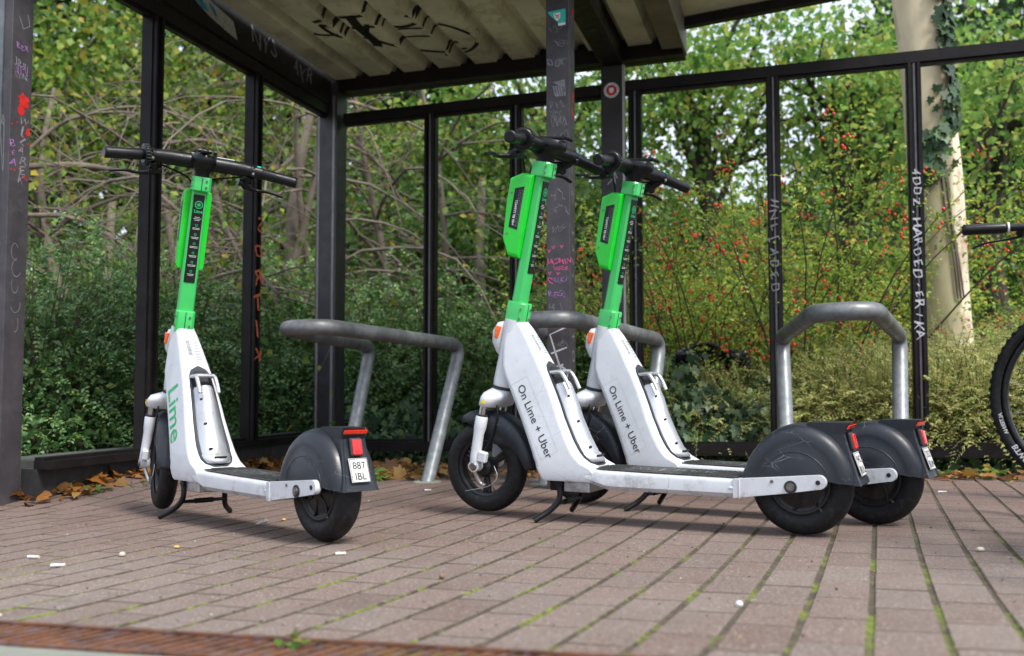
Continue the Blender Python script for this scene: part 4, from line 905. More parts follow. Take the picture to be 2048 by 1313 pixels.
# roof
def roof():
    o = empty('shelter_roof', (0, 0, 0), label='corrugated shelter roof on dark beams with big black graffiti underneath', cat='roof')
    def Q(s, t, z): p = CORN + D2 * s - D1 * t; return Vector((p.x, p.y, z + tilt(p.x + 1.07)))
    W = 2.02; DP = 2.35; zs = 2.175
    prof = []; s = .06; pitch = .215
    while s < W - .05:
        prof += [(s, 0), (s + pitch * .58, 0), (s + pitch * .68, .062), (s + pitch * .90, .062)]; s += pitch
    prof += [(W, 0)]
    mb = MB(); A_ = [Q(x, -.0, zs + z) for x, z in prof]; B_ = [Q(x, DP, zs + z + .045) for x, z in prof]; n = len(prof)
    A2 = [p + Vector((0, 0, .003)) for p in A_]; B2 = [p + Vector((0, 0, .003)) for p in B_]
    mb.add(A_ + B_, [(i, i + 1, n + i + 1, n + i) for i in range(n - 1)], False); mb.add(A2 + B2, [(i, n + i, n + i + 1, i + 1) for i in range(n - 1)], False); mb.build('roof_sheet', 'roof', o)
    mb = MB(); hbar(mb, Q(0, .02, 2.128), Q(W + .05, .02, 2.128), .05, .05); hbar(mb, Q(0, .05, 2.145), Q(W + .05, .05, 2.145), .012, .084)
    hbar(mb, Q(0, -.006, 2.205), Q(W + .05, -.006, 2.205), .008, .11); hbar(mb, Q(0, -.06, 2.18), Q(W + .05, -.06, 2.18), .05, .14); mb.build('back_beam', 'frame', o)
    mb = MB(); hbar(mb, Q(0, 0.04, 2.12), Q(0, DP, 2.165), .09, .20); lb = mb.build('left_beam', 'frame', o, bevel=.004)
    mpg = lambda a, b: Q(.047, 2.3 - a, 2.05 + b + .02)
    mp_ = lambda a, b: Q(.0465, .95 - a, 2.08 + b + (.95 - a) * .019)
    mb = MB(); addtext(mb, 'NYS', .12, wob=.09, mp=mp_, spacing=1.2); addtext(mb, '4YR', .12, wob=.09, mp=lambda a, b: mp_(a + .42, b - .02), spacing=1.1); mb.build('grey_tag', 'w2', lb)
    mb = MB(); mb.add([mp_(a, b) for a, b in ((-.62, .10), (-.50, .07), (-.40, .08), (-.16, .05), (-.12, -.03), (-.22, -.02), (-.36, .0), (-.44, .02))], [tuple(range(8))], False); pp = mb.build('torn_poster', 'paper', lb)
    mb = MB(); mb.add([mp_(a, b) + D2 * .0006 for a, b in ((-.52, .07), (-.42, .06), (-.36, .02), (-.42, .01), (-.45, .03))], [tuple(range(5))], False); mb.ribbon([(-.36, .06), (-.30, .02), (-.33, .05)], .02, lambda a, b: mp_(a, b) + D2 * .0006); mb.build('poster_print', 'bl', pp)
    pbs = (pcB - CORN).dot(D2)
    mb = MB(); hbar(mb, Q(pbs, .06, 2.145), Q(pbs, DP, 2.19), .115, .13); mbm = mb.build('middle_beam', 'frame', o, bevel=.004)
    mp3 = lambda a, b: Q(pbs + .0585, 1.05 - a, 2.115 + b + (1.05 - a) * .019)
    mb = MB(); addtext(mb, 'KSRN  KV', .085, wob=.09, mp=mp3, spacing=1.1); mb.build('grey_tag', 'w2', mbm)
    mb = MB(); hbar(mb, Q(W, 0.09, 2.14), Q(W, DP, 2.185), .11, .03); hbar(mb, Q(W + .055, -.02, 2.20), Q(W + .055, DP, 2.245), .012, .17); mb.build('right_fascia', 'fascia', o)
    mb = MB(); hbar(mb, Q(-.05, DP, 2.25), Q(W + .06, DP, 2.25), .05, .20); mb.build('front_fascia', 'fascia', o)
    # big black spray strokes on the sheet: given along the sheet (s across, t towards the camera)
    def und(s_, t_):
        ph = (s_ - .06) % pitch / pitch; z = float(np.interp(ph, [0, .58, .68, .90, 1], [0, 0, .062, .062, 0])); return Q(s_, t_, zs + z + .045 * t_ / DP - .0015)
    mb = MB()
    S_ = [([(.30, 1.16), (.34, .98), (.50, .95), (.42, 1.08), (.44, .92), (.58, .86)], .016), ([(.62, 1.14), (.60, .98), (.60, .80), (.57, .72)], .034), ([(.56, 1.0), (.70, .98), (.84, .94), (.94, .98), (1.02, 1.10)], .02),
          ([(.66, 1.02), (.60, .86), (.72, .68), (.92, .56), (1.06, .58)], .018), ([(.74, .82), (.88, .80), (1.0, .74), (1.04, .66)], .013), ([(.70, .92), (.86, .91), (1.02, .86)], .013), ([(.90, 1.06), (1.0, .95), (1.1, .84), (1.16, .68), (1.06, .54), (.9, .52)], .016), ([(.40, 1.12), (.52, 1.14), (.66, 1.12), (.80, 1.16)], .02)]
    for pts, wd in S_: 
        pp_ = bezier([(a * .92 - .02, b * 1.05 - .30, 0) for a, b in pts], 12); mb.ribbon([(q[0], q[1]) for q in pp_], wd * 1.5, und)
    mb.build('black_graffiti', 'bk', o)
roof()
def roof2():
    o = empty('roof_module', (1.15, 4.9, 2.2), label='next roof module with pale sheet at the top right of the shelter', cat='roof'); O = Vector(o.location)
    a, b = Vector((.862, 5.05, 2.298)), Vector((1.83, 4.65, 2.350)); f = Vector((-.45, -1.6, .10))
    mb = MB(); hbar(mb, a, b, .05, .05, O); mb.build('edge_beam', 'frame', o)
    mb = MB(); u = Vector((0, 0, .03)); t_ = Vector((0, 0, .02)); q = [a + u - O, b + u - O, b + f + u - O, a + f + u - O]; mb.add(q + [p + t_ for p in q], [(0, 1, 2, 3), (4, 7, 6, 5), (0, 4, 5, 1), (1, 5, 6, 2), (2, 6, 7, 3), (3, 7, 4, 0)], False); mb.build('roof_sheet', 'roof', o)
    mb = MB(); hbar(mb, a, a + f, .04, .05, O); mb.build('side_beam', 'frame', o)
roof2()

# ------------------------------------------------------------------ vegetation
def at(px, py, Y): return Vector(((px - 1024) / 1950 * Y, Y, .4 + (770 - py) * Y / 1950))
def npmesh(name, V, nv, m, fold=None):
    """V: (n,k,3) closed outlines -> mesh; fan of faces about the line base-tip when nv==4"""
    n, k, _ = V.shape; me = bpy.data.meshes.new(name); me.vertices.add(n * k); me.vertices.foreach_set('co', V.reshape(-1).astype(np.float32))
    if k == 4: F = np.array([[0, 1, 2], [0, 2, 3]])
    else: F = np.array([list(range(k))])
    idx = (F[None] + (np.arange(n) * k)[:, None, None]).reshape(-1); nf = n * F.shape[0]; sz = F.shape[1]
    me.loops.add(len(idx)); me.loops.foreach_set('vertex_index', idx.astype(np.int32))
    me.polygons.add(nf); me.polygons.foreach_set('loop_start', (np.arange(nf) * sz).astype(np.int32)); me.polygons.foreach_set('loop_total', np.full(nf, sz, np.int32))
    me.update(calc_edges=True); me.materials.append(M[m] if isinstance(m, str) else m); return me
SH = {'dia': [(0, 0), (.5, .45), (0, 1), (-.5, .45)],
      'oval': [(0, 0), (.34, .2), (.48, .5), (.3, .8), (0, 1), (-.3, .8), (-.48, .5), (-.34, .2)],
      'ivy': [(0, .05), (.30, -.12), (.52, .16), (.36, .38), (.62, .60), (.26, .66), (0, 1.05), (-.26, .66), (-.62, .60), (-.36, .38), (-.52, .16), (-.30, -.12)],
      'maple': [(0, 0), (.34, -.04), (.30, .16), (.62, .30), (.44, .44), (.58, .72), (.24, .66), (0, 1.0), (-.24, .66), (-.58, .72), (-.44, .44), (-.62, .30), (-.30, .16), (-.34, -.04)]}
def norm(a): return a / (np.linalg.norm(a, axis=-1, keepdims=True) + 1e-9)
def leaves(P, T, N, size, wr, shape, fold=.25):
    T = norm(T); N = norm(N - T * (N * T).sum(-1, keepdims=True)); S = np.cross(T, N); sh = np.array(SH[shape])
    sx = sh[:, 0][None, :, None] * size[:, None, None] * wr; sy = sh[:, 1][None, :, None] * size[:, None, None]
    bend = -(sh[:, 1] ** 2)[None, :, None] * size[:, None, None] * .18
    return P[:, None] + S[:, None] * sx + T[:, None] * sy + N[:, None] * (np.abs(sx) * fold + bend)
def rnd(n, r): return r.normal(size=(n, 3))
def spray_leaves(O, D, L, k, ls, wr, droop, r, shape='dia', spread=1.0):
    """pairs of leaves along arching twigs"""
    n = len(O); t = (np.arange(k) + .6)[None, :] / k; D = norm(D); L = L[:, None]
    P = O[:, None] + D[:, None] * (L * t)[..., None] + np.array([0, 0, -1.]) * (droop * L * t * t)[..., None]
    Tn = norm(D[:, None] + np.array([0, 0, -2.]) * (droop * t)[..., None]); up = norm(np.array([0, 0, 1.]) + .6 * rnd(n, r))[:, None]
    Sd = norm(np.cross(Tn, up)); Ns = norm(np.cross(Sd, Tn)); out = []
    for s in (1, -1):
        T = Sd * s * spread + Tn * .7 + r.normal(size=P.shape) * .25; N = Ns + r.normal(size=P.shape) * .35
        sz = ls * (.65 + .6 * r.random(P.shape[:2])) * (1 - .35 * t ** 2)
        out.append(leaves(P.reshape(-1, 3), T.reshape(-1, 3), N.reshape(-1, 3), sz.reshape(-1), wr, shape))
    return np.concatenate(out), P
def twigs_mesh(name, O, D, L, droop, rad, m, seg=4):
    mb = MB()
    for o, d, l in zip(O, norm(D), L):
        mb.tube([tuple(o + d * l * t + np.array([0, 0, -droop * l * t * t])) for t in np.linspace(0, 1, seg)], [rad * (1 - .7 * t) for t in np.linspace(0, 1, seg)], 3, cap=False)
    me = mb.mesh(name); me.materials.append(M[m]); return me
def mkobj(name, me, parent=None, **k):
    o = bpy.data.objects.new(name, me); sc.collection.objects.link(o)
    if parent is not None: o.parent = parent
    return prop(o, **k)
M['hon'] = leafmat('box_honeysuckle_leaf', [(.035, .095, .024), (.055, .145, .034), (.085, .20, .048), (.13, .26, .075), (.19, .32, .12), (.26, .34, .06)], .36, .3, .5)
M['olive'] = leafmat('olive_autumn_leaf', [(.05, .12, .015), (.08, .17, .022), (.11, .22, .03), (.15, .26, .035), (.19, .28, .04), (.24, .30, .04), (.42, .30, .04)], .5, .4, .3)
M['bright'] = leafmat('bright_green_leaf', [(.08, .19, .04), (.13, .28, .05), (.19, .36, .07), (.26, .44, .09), (.36, .48, .10), (.46, .46, .11)], .45, .55, .3)
M['mid'] = leafmat('mid_green_leaf', [(.030, .085, .020), (.05, .13, .026), (.08, .18, .035), (.12, .23, .04), (.20, .28, .04)], .42, .4, .4)
M['deep'] = leafmat('deep_green_leaf', [(.014, .040, .012), (.025, .065, .017), (.045, .095, .024), (.08, .13, .03)], .5, .3, .3)
M['rose'] = leafmat('rose_leaf', [(.10, .24, .04), (.16, .33, .05), (.24, .42, .06), (.34, .48, .07), (.52, .52, .08), (.42, .34, .06)], .45, .4, .3)
M['spir'] = leafmat('spiraea_leaf', [(.30, .40, .11), (.44, .53, .17), (.54, .61, .23), (.63, .66, .28), (.56, .44, .16), (.32, .30, .12)], .6, .5, .25)
M['ivy'] = leafmat('ivy_leaf', [(.008, .030, .010), (.014, .048, .016), (.024, .066, .022), (.045, .11, .04), (.075, .14, .05), (.14, .22, .05)], .45, .2, .45)
M['litter'] = leafmat('fallen_leaf', [(.30, .10, .02), (.38, .16, .035), (.26, .12, .04), (.18, .08, .035), (.42, .26, .06), (.12, .06, .03)], .55, .25, .3)
M['grass'] = leafmat('grass_blade', [(.05, .14, .015), (.09, .2, .02), (.22, .2, .06)], .5, .3)
# --- honeysuckle hedge bushes
def honey_meshes(seed):
    r = np.random.default_rng(seed); n = 900
    u = norm(rnd(n, r)); u[:, 2] = np.abs(u[:, 2]) * 1.1 - .15; u = norm(u); k = .55 + .45 * r.random((n, 1)) ** .6
    lump = 1 + .16 * np.sin(u[:, :1] * 5 + seed) * np.cos(u[:, 1:2] * 4) + .12 * np.sin(u[:, 2:] * 7 + u[:, :1] * 3)
    O = u * np.array([.62, .46, .86]) * k * lump + np.array([0, 0, .12]); O[:, 2] = np.maximum(O[:, 2], .04)
    D = u * np.array([1, 1, .5]) + np.array([0, 0, .35]) + .45 * rnd(n, r)
    V, P = spray_leaves(O, D, .20 + .22 * r.random(n), 11, .024, .62, .55, r)
    ni = 2600; ui = norm(rnd(ni, r)); ui[:, 2] = np.abs(ui[:, 2]); Pi = ui * np.array([.55, .40, .8]) * (r.random((ni, 1)) ** .5) + np.array([0, 0, .08])
    V2 = leaves(Pi, rnd(ni, r), rnd(ni, r), .035 + .03 * r.random(ni), .6, 'dia')
    me = npmesh('foliage', np.concatenate([V, V2]), 4, 'hon'); sel = r.random(n) < .22
    return me, twigs_mesh('stems', O[sel] * .55, O[sel] + D[sel] * .15, np.linalg.norm(O[sel], axis=1) * .5 + .22, .2, .005, 'cane')
HM = [honey_meshes(s) for s in (1, 2, 3)]
HB = [(75, 4.75, 1.0, .95), (215, 5.15, 1.05, 1.0), (345, 5.75, 1.05, 1.0), (440, 6.3, 1.0, .95), (560, 6.55, 1.1, 1.02), (650, 7.2, 1.2, 1.0), (745, 6.75, 1.15, .95), (870, 6.55, 1.1, .98), (985, 6.5, 1.05, .92), (1095, 6.5, 1.05, .88), (1190, 6.3, 1.0, .85)]
HL = ['beside the post at the left edge', 'in the first left wall panel', 'right behind the left scooter stem', 'left of the mullion with the orange tag', 'just right of the orange tag mullion', 'outside the corner post',
      'right of the corner post', 'between the first and second back wall mullions', 'left of the pair of scooters', 'behind the pink tagged middle post', 'between the middle post and the sticker post']
for i, (px, Y, s, hs) in enumerate(HB):
    p = at(px, 770, Y); o = empty('honeysuckle_bush', (p.x, Y, float(G(p.x, Y))), random.uniform(0, 6), label='dark green small leaved bush ' + HL[i], cat='bush', group='clipped honeysuckle hedge'); o.scale = (s, s, s * hs)
    f, t = HM[i % 3]; mkobj('foliage', f, o); mkobj('stems', t, o)
# --- branching trees
def branch_tree(seed, h, r0, lean=(0, 0), levels=3, nb=6, spread=1.0, arch=.35, twigL=.9):
    rd = random.Random(seed); mb = MB(); tips = []
    def grow(p, d, L, rad, lv):
        n = 7 if lv < 2 else 5; pts = [p]; dd = d.copy(); q = p.copy()
        for k in range(n):
            dd = (dd + Vector((rd.gauss(0, .16), rd.gauss(0, .16), rd.gauss(0, .10) + (0 if lv == 0 else (-arch * .22)))) * (1 if lv else .45)).normalized(); q = q + dd * L / n; pts.append(q.copy())
        mb.tube(pts, [rad * (1 - .72 * k / n) for k in range(n + 1)], 8 if lv == 0 else (5 if lv == 1 else 3), cap=False)
        if lv >= levels - 1:
            tips.extend([(pts[k], dd.copy()) for k in range(1, n + 1)])
        if lv < levels:
            m_ = nb if lv == 0 else rd.randint(3, 5)
            for b in range(m_):
                k = rd.randint(2 if lv == 0 else 1, n); a = rd.uniform(0, 2 * math.pi); sd_ = Vector((math.cos(a), math.sin(a), rd.uniform(-.1, .8))) * spread
                grow(pts[k], (dd * .5 + sd_).normalized(), L * rd.uniform(.45, .75) * (twigL if lv == 0 else 1), rad * (1 - .72 * k / n) * rd.uniform(.45, .7), lv + 1)
    grow(Vector((0, 0, -.05)), Vector((lean[0], lean[1], 1)).normalized(), h, r0, 0)
    return mb, tips
def tree(name, loc, label, seed, h, r0, leaf, nl, ls, lm, wr=.7, shape='dia', group=None, clr=.28, cat='tree', barkm='bark', **kw):
    mb, tips = branch_tree(seed, h, r0, **kw); o = empty(name, loc, label=label, cat=cat, group=group)
    t = mb.build('trunk', barkm, o); r = np.random.default_rng(seed)
    if nl:
        T0 = np.array([list(p) for p, _ in tips]); T1 = np.array([list(d) for _, d in tips]); sel = r.integers(0, len(T0), nl)
        P = T0[sel] + rnd(nl, r) * clr; T = T1[sel] * .3 + rnd(nl, r) * .6 + np.array([0, 0, -.35]); N = np.array([0, -.25, .8]) + rnd(nl, r) * .55
        V = leaves(P, T, N, ls * (.6 + .8 * r.random(nl)), wr, shape); mkobj('crown', npmesh('crown', V, 4, lm), o)
    return o
g1 = 'bare branched trees beyond the left wall'
TB = [(545, 7.6, 11, 3.2, .075, 1100, 'crooked dark stemmed tree seen through the third left wall panel'), (150, 6.6, 12, 2.6, .05, 1300, 'thin many branched tree leaning across the first left wall panel'),
      (395, 7.0, 13, 2.8, .055, 1200, 'bare twiggy tree behind the handlebar of the left scooter'), (10, 7.6, 14, 3.0, .05, 1300, 'thin tree behind the post at the left edge'), (770, 8.2, 15, 3.2, .05, 1300, 'thin grey branched tree right of the corner post'),
      (930, 8.6, 16, 3.4, .05, 1300, 'twiggy tree left of the pink tagged middle post'), (270, 6.9, 17, 2.7, .04, 0, 'thin grey tree behind the first wall mullion'), (480, 7.2, 18, 2.9, .045, 0, 'thin grey tree behind the orange tagged mullion'), (690, 7.9, 19, 3.0, .045, 0, 'slender twiggy tree directly behind the corner post')]
for px, Y, sd_, h, r0, nl, lab in TB:
    p = at(px, 770, Y); tree('bare_branch_tree', (p.x, Y, 0), lab, sd_, h, r0, 0, nl, .045, 'olive', group=g1, nb=9, spread=1.25, arch=.9, twigL=1.0, clr=.10, lean=(random.uniform(-.25, .25), -.1))
# long arching boughs sweeping from the left
def bough(pts, r0, label, side, seed):
    rd = random.Random(seed); O = Vector((pts[0][0], pts[0][1], 0)); o = empty('fallen_bough', O, label=label, cat='branch', group='arching boughs behind the left wall')
    mb = MB(); P = [Vector(q) - O for q in bezier(pts, 6)]; n = len(P); mb.tube(P, [r0 * (1 - .6 * k / n) for k in range(n)], 8, cap=False)
    for k in range(4, n, 1):
        for _ in range(2):
            a = Vector((rd.uniform(-1, 1), rd.uniform(-.5, .5), rd.uniform(-.5, 1))).normalized(); L = rd.uniform(.25, .8); q = P[k]; tw = [q]
            for s in range(4): a = (a + Vector((rd.gauss(0, .25), rd.gauss(0, .2), rd.gauss(0, .25) - .05))).normalized(); q = q + a * L / 4; tw.append(q)
            mb.tube(tw, [r0 * .28, r0 * .24, r0 * .18, r0 * .12, r0 * .06], 4, cap=False)
    mb.build('bark', 'bark', o)
def B_(pts, Y): return [tuple(at(x, y, Y + k * .05)) for k, (x, y) in enumerate(pts)]
bough(B_([(20, 330), (150, 326), (260, 350), (340, 410), (420, 480), (470, 560)], 6.4), .022, 'brown bough curving down behind the left scooter grip', 1, 1)
bough(B_([(40, 300), (110, 240), (200, 212), (290, 208), (380, 235)], 6.6), .016, 'thin bough arching up across the first left wall panel', 1, 2)
bough(B_([(40, 428), (130, 432), (210, 470), (290, 520), (360, 560)], 6.0), .016, 'reddish bough sloping down through the first left wall panel', 1, 3)
bough(B_([(300, 285), (400, 275), (470, 300), (560, 360)], 6.8), .016, 'bough crossing the second left wall panel', 1, 4)
bough(B_([(420, 370), (440, 440), (480, 520), (520, 600)], 6.9), .028, 'thick bough leaning behind the mullion with the orange tag', 1, 5)
bough(B_([(560, 330), (610, 290), (690, 285), (760, 330), (800, 400)], 7.5), .020, 'bough arching over beside the corner post', 1, 6)
# pale broken stems
for px, y0, y1, Y, r_, lab in ((215, 400, 640, 7.4, .045, 'pale upright stem in the first left wall panel'), (962, 350, 640, 8.6, .055, 'pale upright trunk left of the pair of scooters')):
    o = at(px, 770, Y); e = empty('pale_trunk', (o.x, Y, 0), label=lab, cat='tree', group='pale upright trunks in the thicket'); mb = MB()
    zt = at(px, y0, Y).z; mb.tube([(0, 0, -.05), (.01, 0, zt * .35), (-.02, 0, zt * .7), (.01, 0, zt)], [r_ * 1.1, r_, r_ * .9, r_ * .6], 12); mb.build('trunk', mat('pale_bark', (.26, .23, .16), .8, var=.45, vs=7, dirt=(.08, .08, .04), dirt_amt=.5), e)
# --- clumpy crowns further back
def crown_mesh(seed, rx, ry, rz, n, ls, m, nc=46, shape='dia', cs=.30, wr=.8):
    r = np.random.default_rng(seed); u = norm(rnd(nc, r)); C = u * (r.random((nc, 1)) ** .45) * np.array([rx, ry, rz]); sel = r.integers(0, nc, n)
    s = (.5 + r.random(nc))[sel][:, None]; P = C[sel] + rnd(n, r) * s * cs * np.array([1.25, 1.0, .6])
    T = rnd(n, r) * .8 + np.array([0, 0, -.5]); N = np.array([0, -.3, .8]) + rnd(n, r) * .55
    return npmesh('crown', leaves(P, T, N, ls * (.6 + .8 * r.random(n)), wr, shape), 4, m), C
def back_tree(name, px, Y, zc, rx, rz, n, ls, m, seed, label, group, nc=46, cs=.3, r0=.12, shape='dia'):
    p = at(px, 770, Y); o = empty(name, (p.x, Y, 0), label=label, cat='tree', group=group); me, C = crown_mesh(seed, rx, rx * .8, rz, n, ls, m, nc, shape, cs)
    c = mkobj('crown', me, o); c.location = (0, 0, zc); mb = MB(); rd = random.Random(seed)
    mb.tube([(0, 0, -.2), (.05, 0, zc * .4), (-.04, 0, zc * .8), (0, 0, zc)], [r0, r0 * .85, r0 * .6, r0 * .45], 10, cap=False)
    for q in C[::2]:
        a = Vector((0, 0, zc * rd.uniform(.55, 1.0))); b = Vector(q) + Vector((0, 0, zc)); mid = (a + b) / 2 + Vector((rd.gauss(0, .12), rd.gauss(0, .12), rd.uniform(0, .2)))
        mb.tube(bezier([a, mid, b], 3), [r0 * .35 * (1 - .13 * k) for k in range(7)], 5, cap=False)
    mb.build('trunk', 'barkd', o); return o
gB = 'leafy trees behind the shelter'
BT = [('maple_tree', 60, 10.5, 3.6, 1.9, 1.7, 6500, .085, 'olive', 21, 'olive green tree with yellowing leaves behind the first left wall panel'),
      ('maple_tree', 420, 11.0, 3.7, 1.9, 1.7, 6500, .085, 'olive', 22, 'olive green tree filling the second left wall panel'),
      ('maple_tree', 760, 11.5, 3.0, 1.7, 1.5, 5500, .085, 'olive', 23, 'olive and orange tinged tree right of the corner post'),
      ('maple_tree', 1080, 10.5, 3.4, 1.5, 1.3, 6500, .072, 'bright', 24, 'bright green tree behind the middle post'),
      ('maple_tree', 1420, 10.0, 3.6, 1.5, 1.0, 4300, .078, 'bright', 25, 'bright large leaved tree with sky gaps right of the sticker post'),
      ('maple_tree', 1330, 12.0, 2.2, 1.1, .8, 3800, .085, 'bright', 26, 'bright green tree low behind the berry bushes'),
      ('maple_tree', 1700, 9.6, 3.4, 1.3, 1.2, 6000, .068, 'bright', 27, 'fresh green tree left of the pale plane trunk'),
      ('maple_tree', 1985, 8.2, 2.6, .9, 1.1, 3600, .065, 'bright', 28, 'light green twiggy tree right of the pale plane trunk'),
      ('holly_tree', 2080, 10.0, 2.2, 1.6, 2.2, 6500, .09, 'mid', 29, 'dark green tree at the right edge of the picture'),
      ('holly_tree', 1700, 12.5, 2.4, 1.7, 1.5, 5200, .10, 'mid', 30, 'darker green tree behind the berry bushes'),
      ('holly_tree', 600, 9.3, 1.5, 1.3, 1.0, 4800, .07, 'mid', 31, 'green ivy clad tree low behind the corner post'),
      ('holly_tree', 240, 9.0, 1.3, 1.4, .8, 4800, .07, 'mid', 32, 'green undergrowth tree low behind the left panels'),
      ('holly_tree', 880, 9.6, 1.5, 1.3, .9, 4800, .075, 'mid', 33, 'green undergrowth tree left of the pair of scooters'),
      ('holly_tree', 1150, 8.8, 1.5, .95, 1.1, 4200, .07, 'mid', 34, 'dense green tree between the middle and sticker posts')]
for a in BT: back_tree(*a[:10], a[10], gB, nc=60 if a[0] == 'holly_tree' else 46, cs=.30 if a[8] != 'mid' else .26)
# distant wood as one mass
def wood():
    r = np.random.default_rng(77); n = 60000; x = r.uniform(-11, 13, n); y = 14.0 + 3.5 * r.random(n) + .4 * np.sin(x)
    px = 1024 + x / y * 1950
    top = np.interp(px, [-400, 700, 900, 1050, 1250, 1330, 1560, 1640, 1800, 2600], [7.5, 7.2, 5.2, 3.9, 3.3, 2.8, 2.7, 4.0, 6.6, 7.0]) + .35 * np.sin(x * 2.3) + .2 * np.sin(x * 5.1)
    z = r.random(n) * top + .1; P = np.stack([x, y, z], 1)
    V = leaves(P, rnd(n, r), rnd(n, r) + np.array([0, -.6, .5]), .16 + .16 * r.random(n), .75, 'dia'); mkobj('distant_wood', npmesh('distant_wood', V, 4, 'deep'), kind='stuff', label='dark wood closing the view behind the trees')
wood()
# --- rose bushes with hips
def rose_meshes(seed, h, w_):
    r = np.random.default_rng(seed); rd = random.Random(seed); mb = MB(); P = []; D = []
    for k in range(34):
        a = rd.uniform(0, 6.28); b = Vector((math.cos(a) * .18 * rd.random(), math.sin(a) * .18 * rd.random(), 0)); d = Vector((math.cos(a) * rd.uniform(.05, .42), math.sin(a) * rd.uniform(.05, .35), 1)).normalized(); L = h * rd.uniform(.6, 1.1); pts = [b]; q = b.copy()
        for s in range(9):
            d = (d + Vector((math.cos(a) * .045 * w_, math.sin(a) * .04 * w_, -.035 - .01 * s)) + Vector((rd.gauss(0, .06), rd.gauss(0, .06), 0))).normalized(); q = q + d * L / 9; pts.append(q.copy())
            if s > 1:
                for _ in range(6): P.append(list(q + Vector((rd.gauss(0, .03), rd.gauss(0, .03), rd.gauss(0, .05))))); D.append([rd.gauss(0, 1), rd.gauss(0, 1), rd.gauss(.1, .6)])
        mb.tube(pts, [.0075 * (1 - .08 * k2) for k2 in range(10)], 5, cap=False)
    me = mb.mesh('canes'); me.materials.append(M['cane']); O = np.array(P); Dn = np.array(D); n = len(O)
    V, Q = spray_leaves(O, Dn, .07 + .12 * r.random(n), 3, .026, .62, .25, r)
    bm = MB(); Qf = Q.reshape(-1, 3); pick = r.choice(len(Qf), 88, replace=False)
    for i in pick:
        p = Qf[i]
        for _ in range(rd.randint(1, 5)): bm.ball(tuple(p + r.normal(size=3) * .022), .0070, 6, (1, 1, 1.3))
    be = bm.mesh('berries'); be.materials.append(M['berry']); return npmesh('foliage', V, 4, 'rose'), me, be
RM = [rose_meshes(41, 1.75, 1), rose_meshes(42, 1.6, 1.2), rose_meshes(43, 1.9, .8)]
RB = [(1290, 6.2, .95), (1390, 5.9, 1.0), (1480, 6.1, .98), (1590, 5.7, 1.05), (1660, 6.1, 1.2), (1700, 6.9, 1.25), (2040, 6.9, 1.0), (2120, 6.2, .85), (1225, 6.6, .9)]
RL = ['just right of the post with the round sticker', 'in the middle of the panel right of the sticker post', 'left of the faintly tagged mullion', 'just right of the faintly tagged mullion', 'above the right bike rack', 'left of the pale plane trunk',
      'right of the pale plane trunk', 'above the bicycle at the right edge', 'behind the post with the round sticker']
for i, (px, Y, s) in enumerate(RB):
    p = at(px, 770, Y); o = empty('rose_bush', (p.x, Y, float(G(min(p.x, 3), Y))), random.uniform(0, 6), label='red berried rose bush ' + RL[i], cat='bush', group='rosehip bushes behind the back wall'); o.scale = (s, s, s)
    f, c, b = RM[i % 3]; mkobj('foliage', f, o); mkobj('canes', c, o); mkobj('berries', b, o, kind='stuff')
# --- spiraea
def spir_meshes(seed):
    r = np.random.default_rng(seed); n = 620; u = norm(rnd(n, r)); u[:, 2] = np.abs(u[:, 2]); O = u * np.array([.34, .26, .44]) * (.3 + .7 * r.random((n, 1))) + np.array([0, 0, .12])
    D = u * np.array([1, 1, .7]) + .5 * rnd(n, r) + np.array([0, 0, .3]); V, P = spray_leaves(O, D, .14 + .16 * r.random(n), 12, .0165, .55, .35, r)
    sel = r.random(n) < .35; return npmesh('foliage', V, 4, 'spir'), twigs_mesh('stems', O[sel] * .3, O[sel] + D[sel] * .12, np.linalg.norm(O[sel], axis=1) * .7 + .2, .1, .003, 'cane')
SMh = [spir_meshes(51), spir_meshes(52)]
SB = [(1255, 5.55, .9), (1340, 5.35, .8), (1450, 5.35, .95), (1560, 5.3, 1.0), (1660, 5.2, 1.05), (1760, 5.1, 1.1), (1860, 5.0, 1.15), (1960, 5.0, 1.2), (2060, 4.95, 1.2), (1610, 5.6, 1.25), (1720, 5.5, 1.2), (1900, 5.5, 1.25)]
SLb = ['behind the knee of the middle bike rack', 'above the nearer battery handles', 'left of the faintly tagged mullion', 'behind the left leg of the right bike rack', 'inside the arch of the right bike rack', 'behind the right leg of the right bike rack', 'just right of the strongly tagged mullion',
       'left of the bicycle wheel', 'behind the bicycle wheel', 'behind the top of the right bike rack', 'between the right bike rack and the plane trunk', 'at the foot of the plane trunk']
for i, (px, Y, s) in enumerate(SB):
    p = at(px, 770, Y); o = empty('spiraea_bush', (p.x, Y, float(G(min(p.x, 3), Y))), random.uniform(0, 6), label='yellow green fine leaved low bush ' + SLb[i], cat='bush', group='yellowish low shrubs behind the back wall'); o.scale = (s, s, s)
    f, t = SMh[i % 2]; mkobj('foliage', f, o); mkobj('stems', t, o)
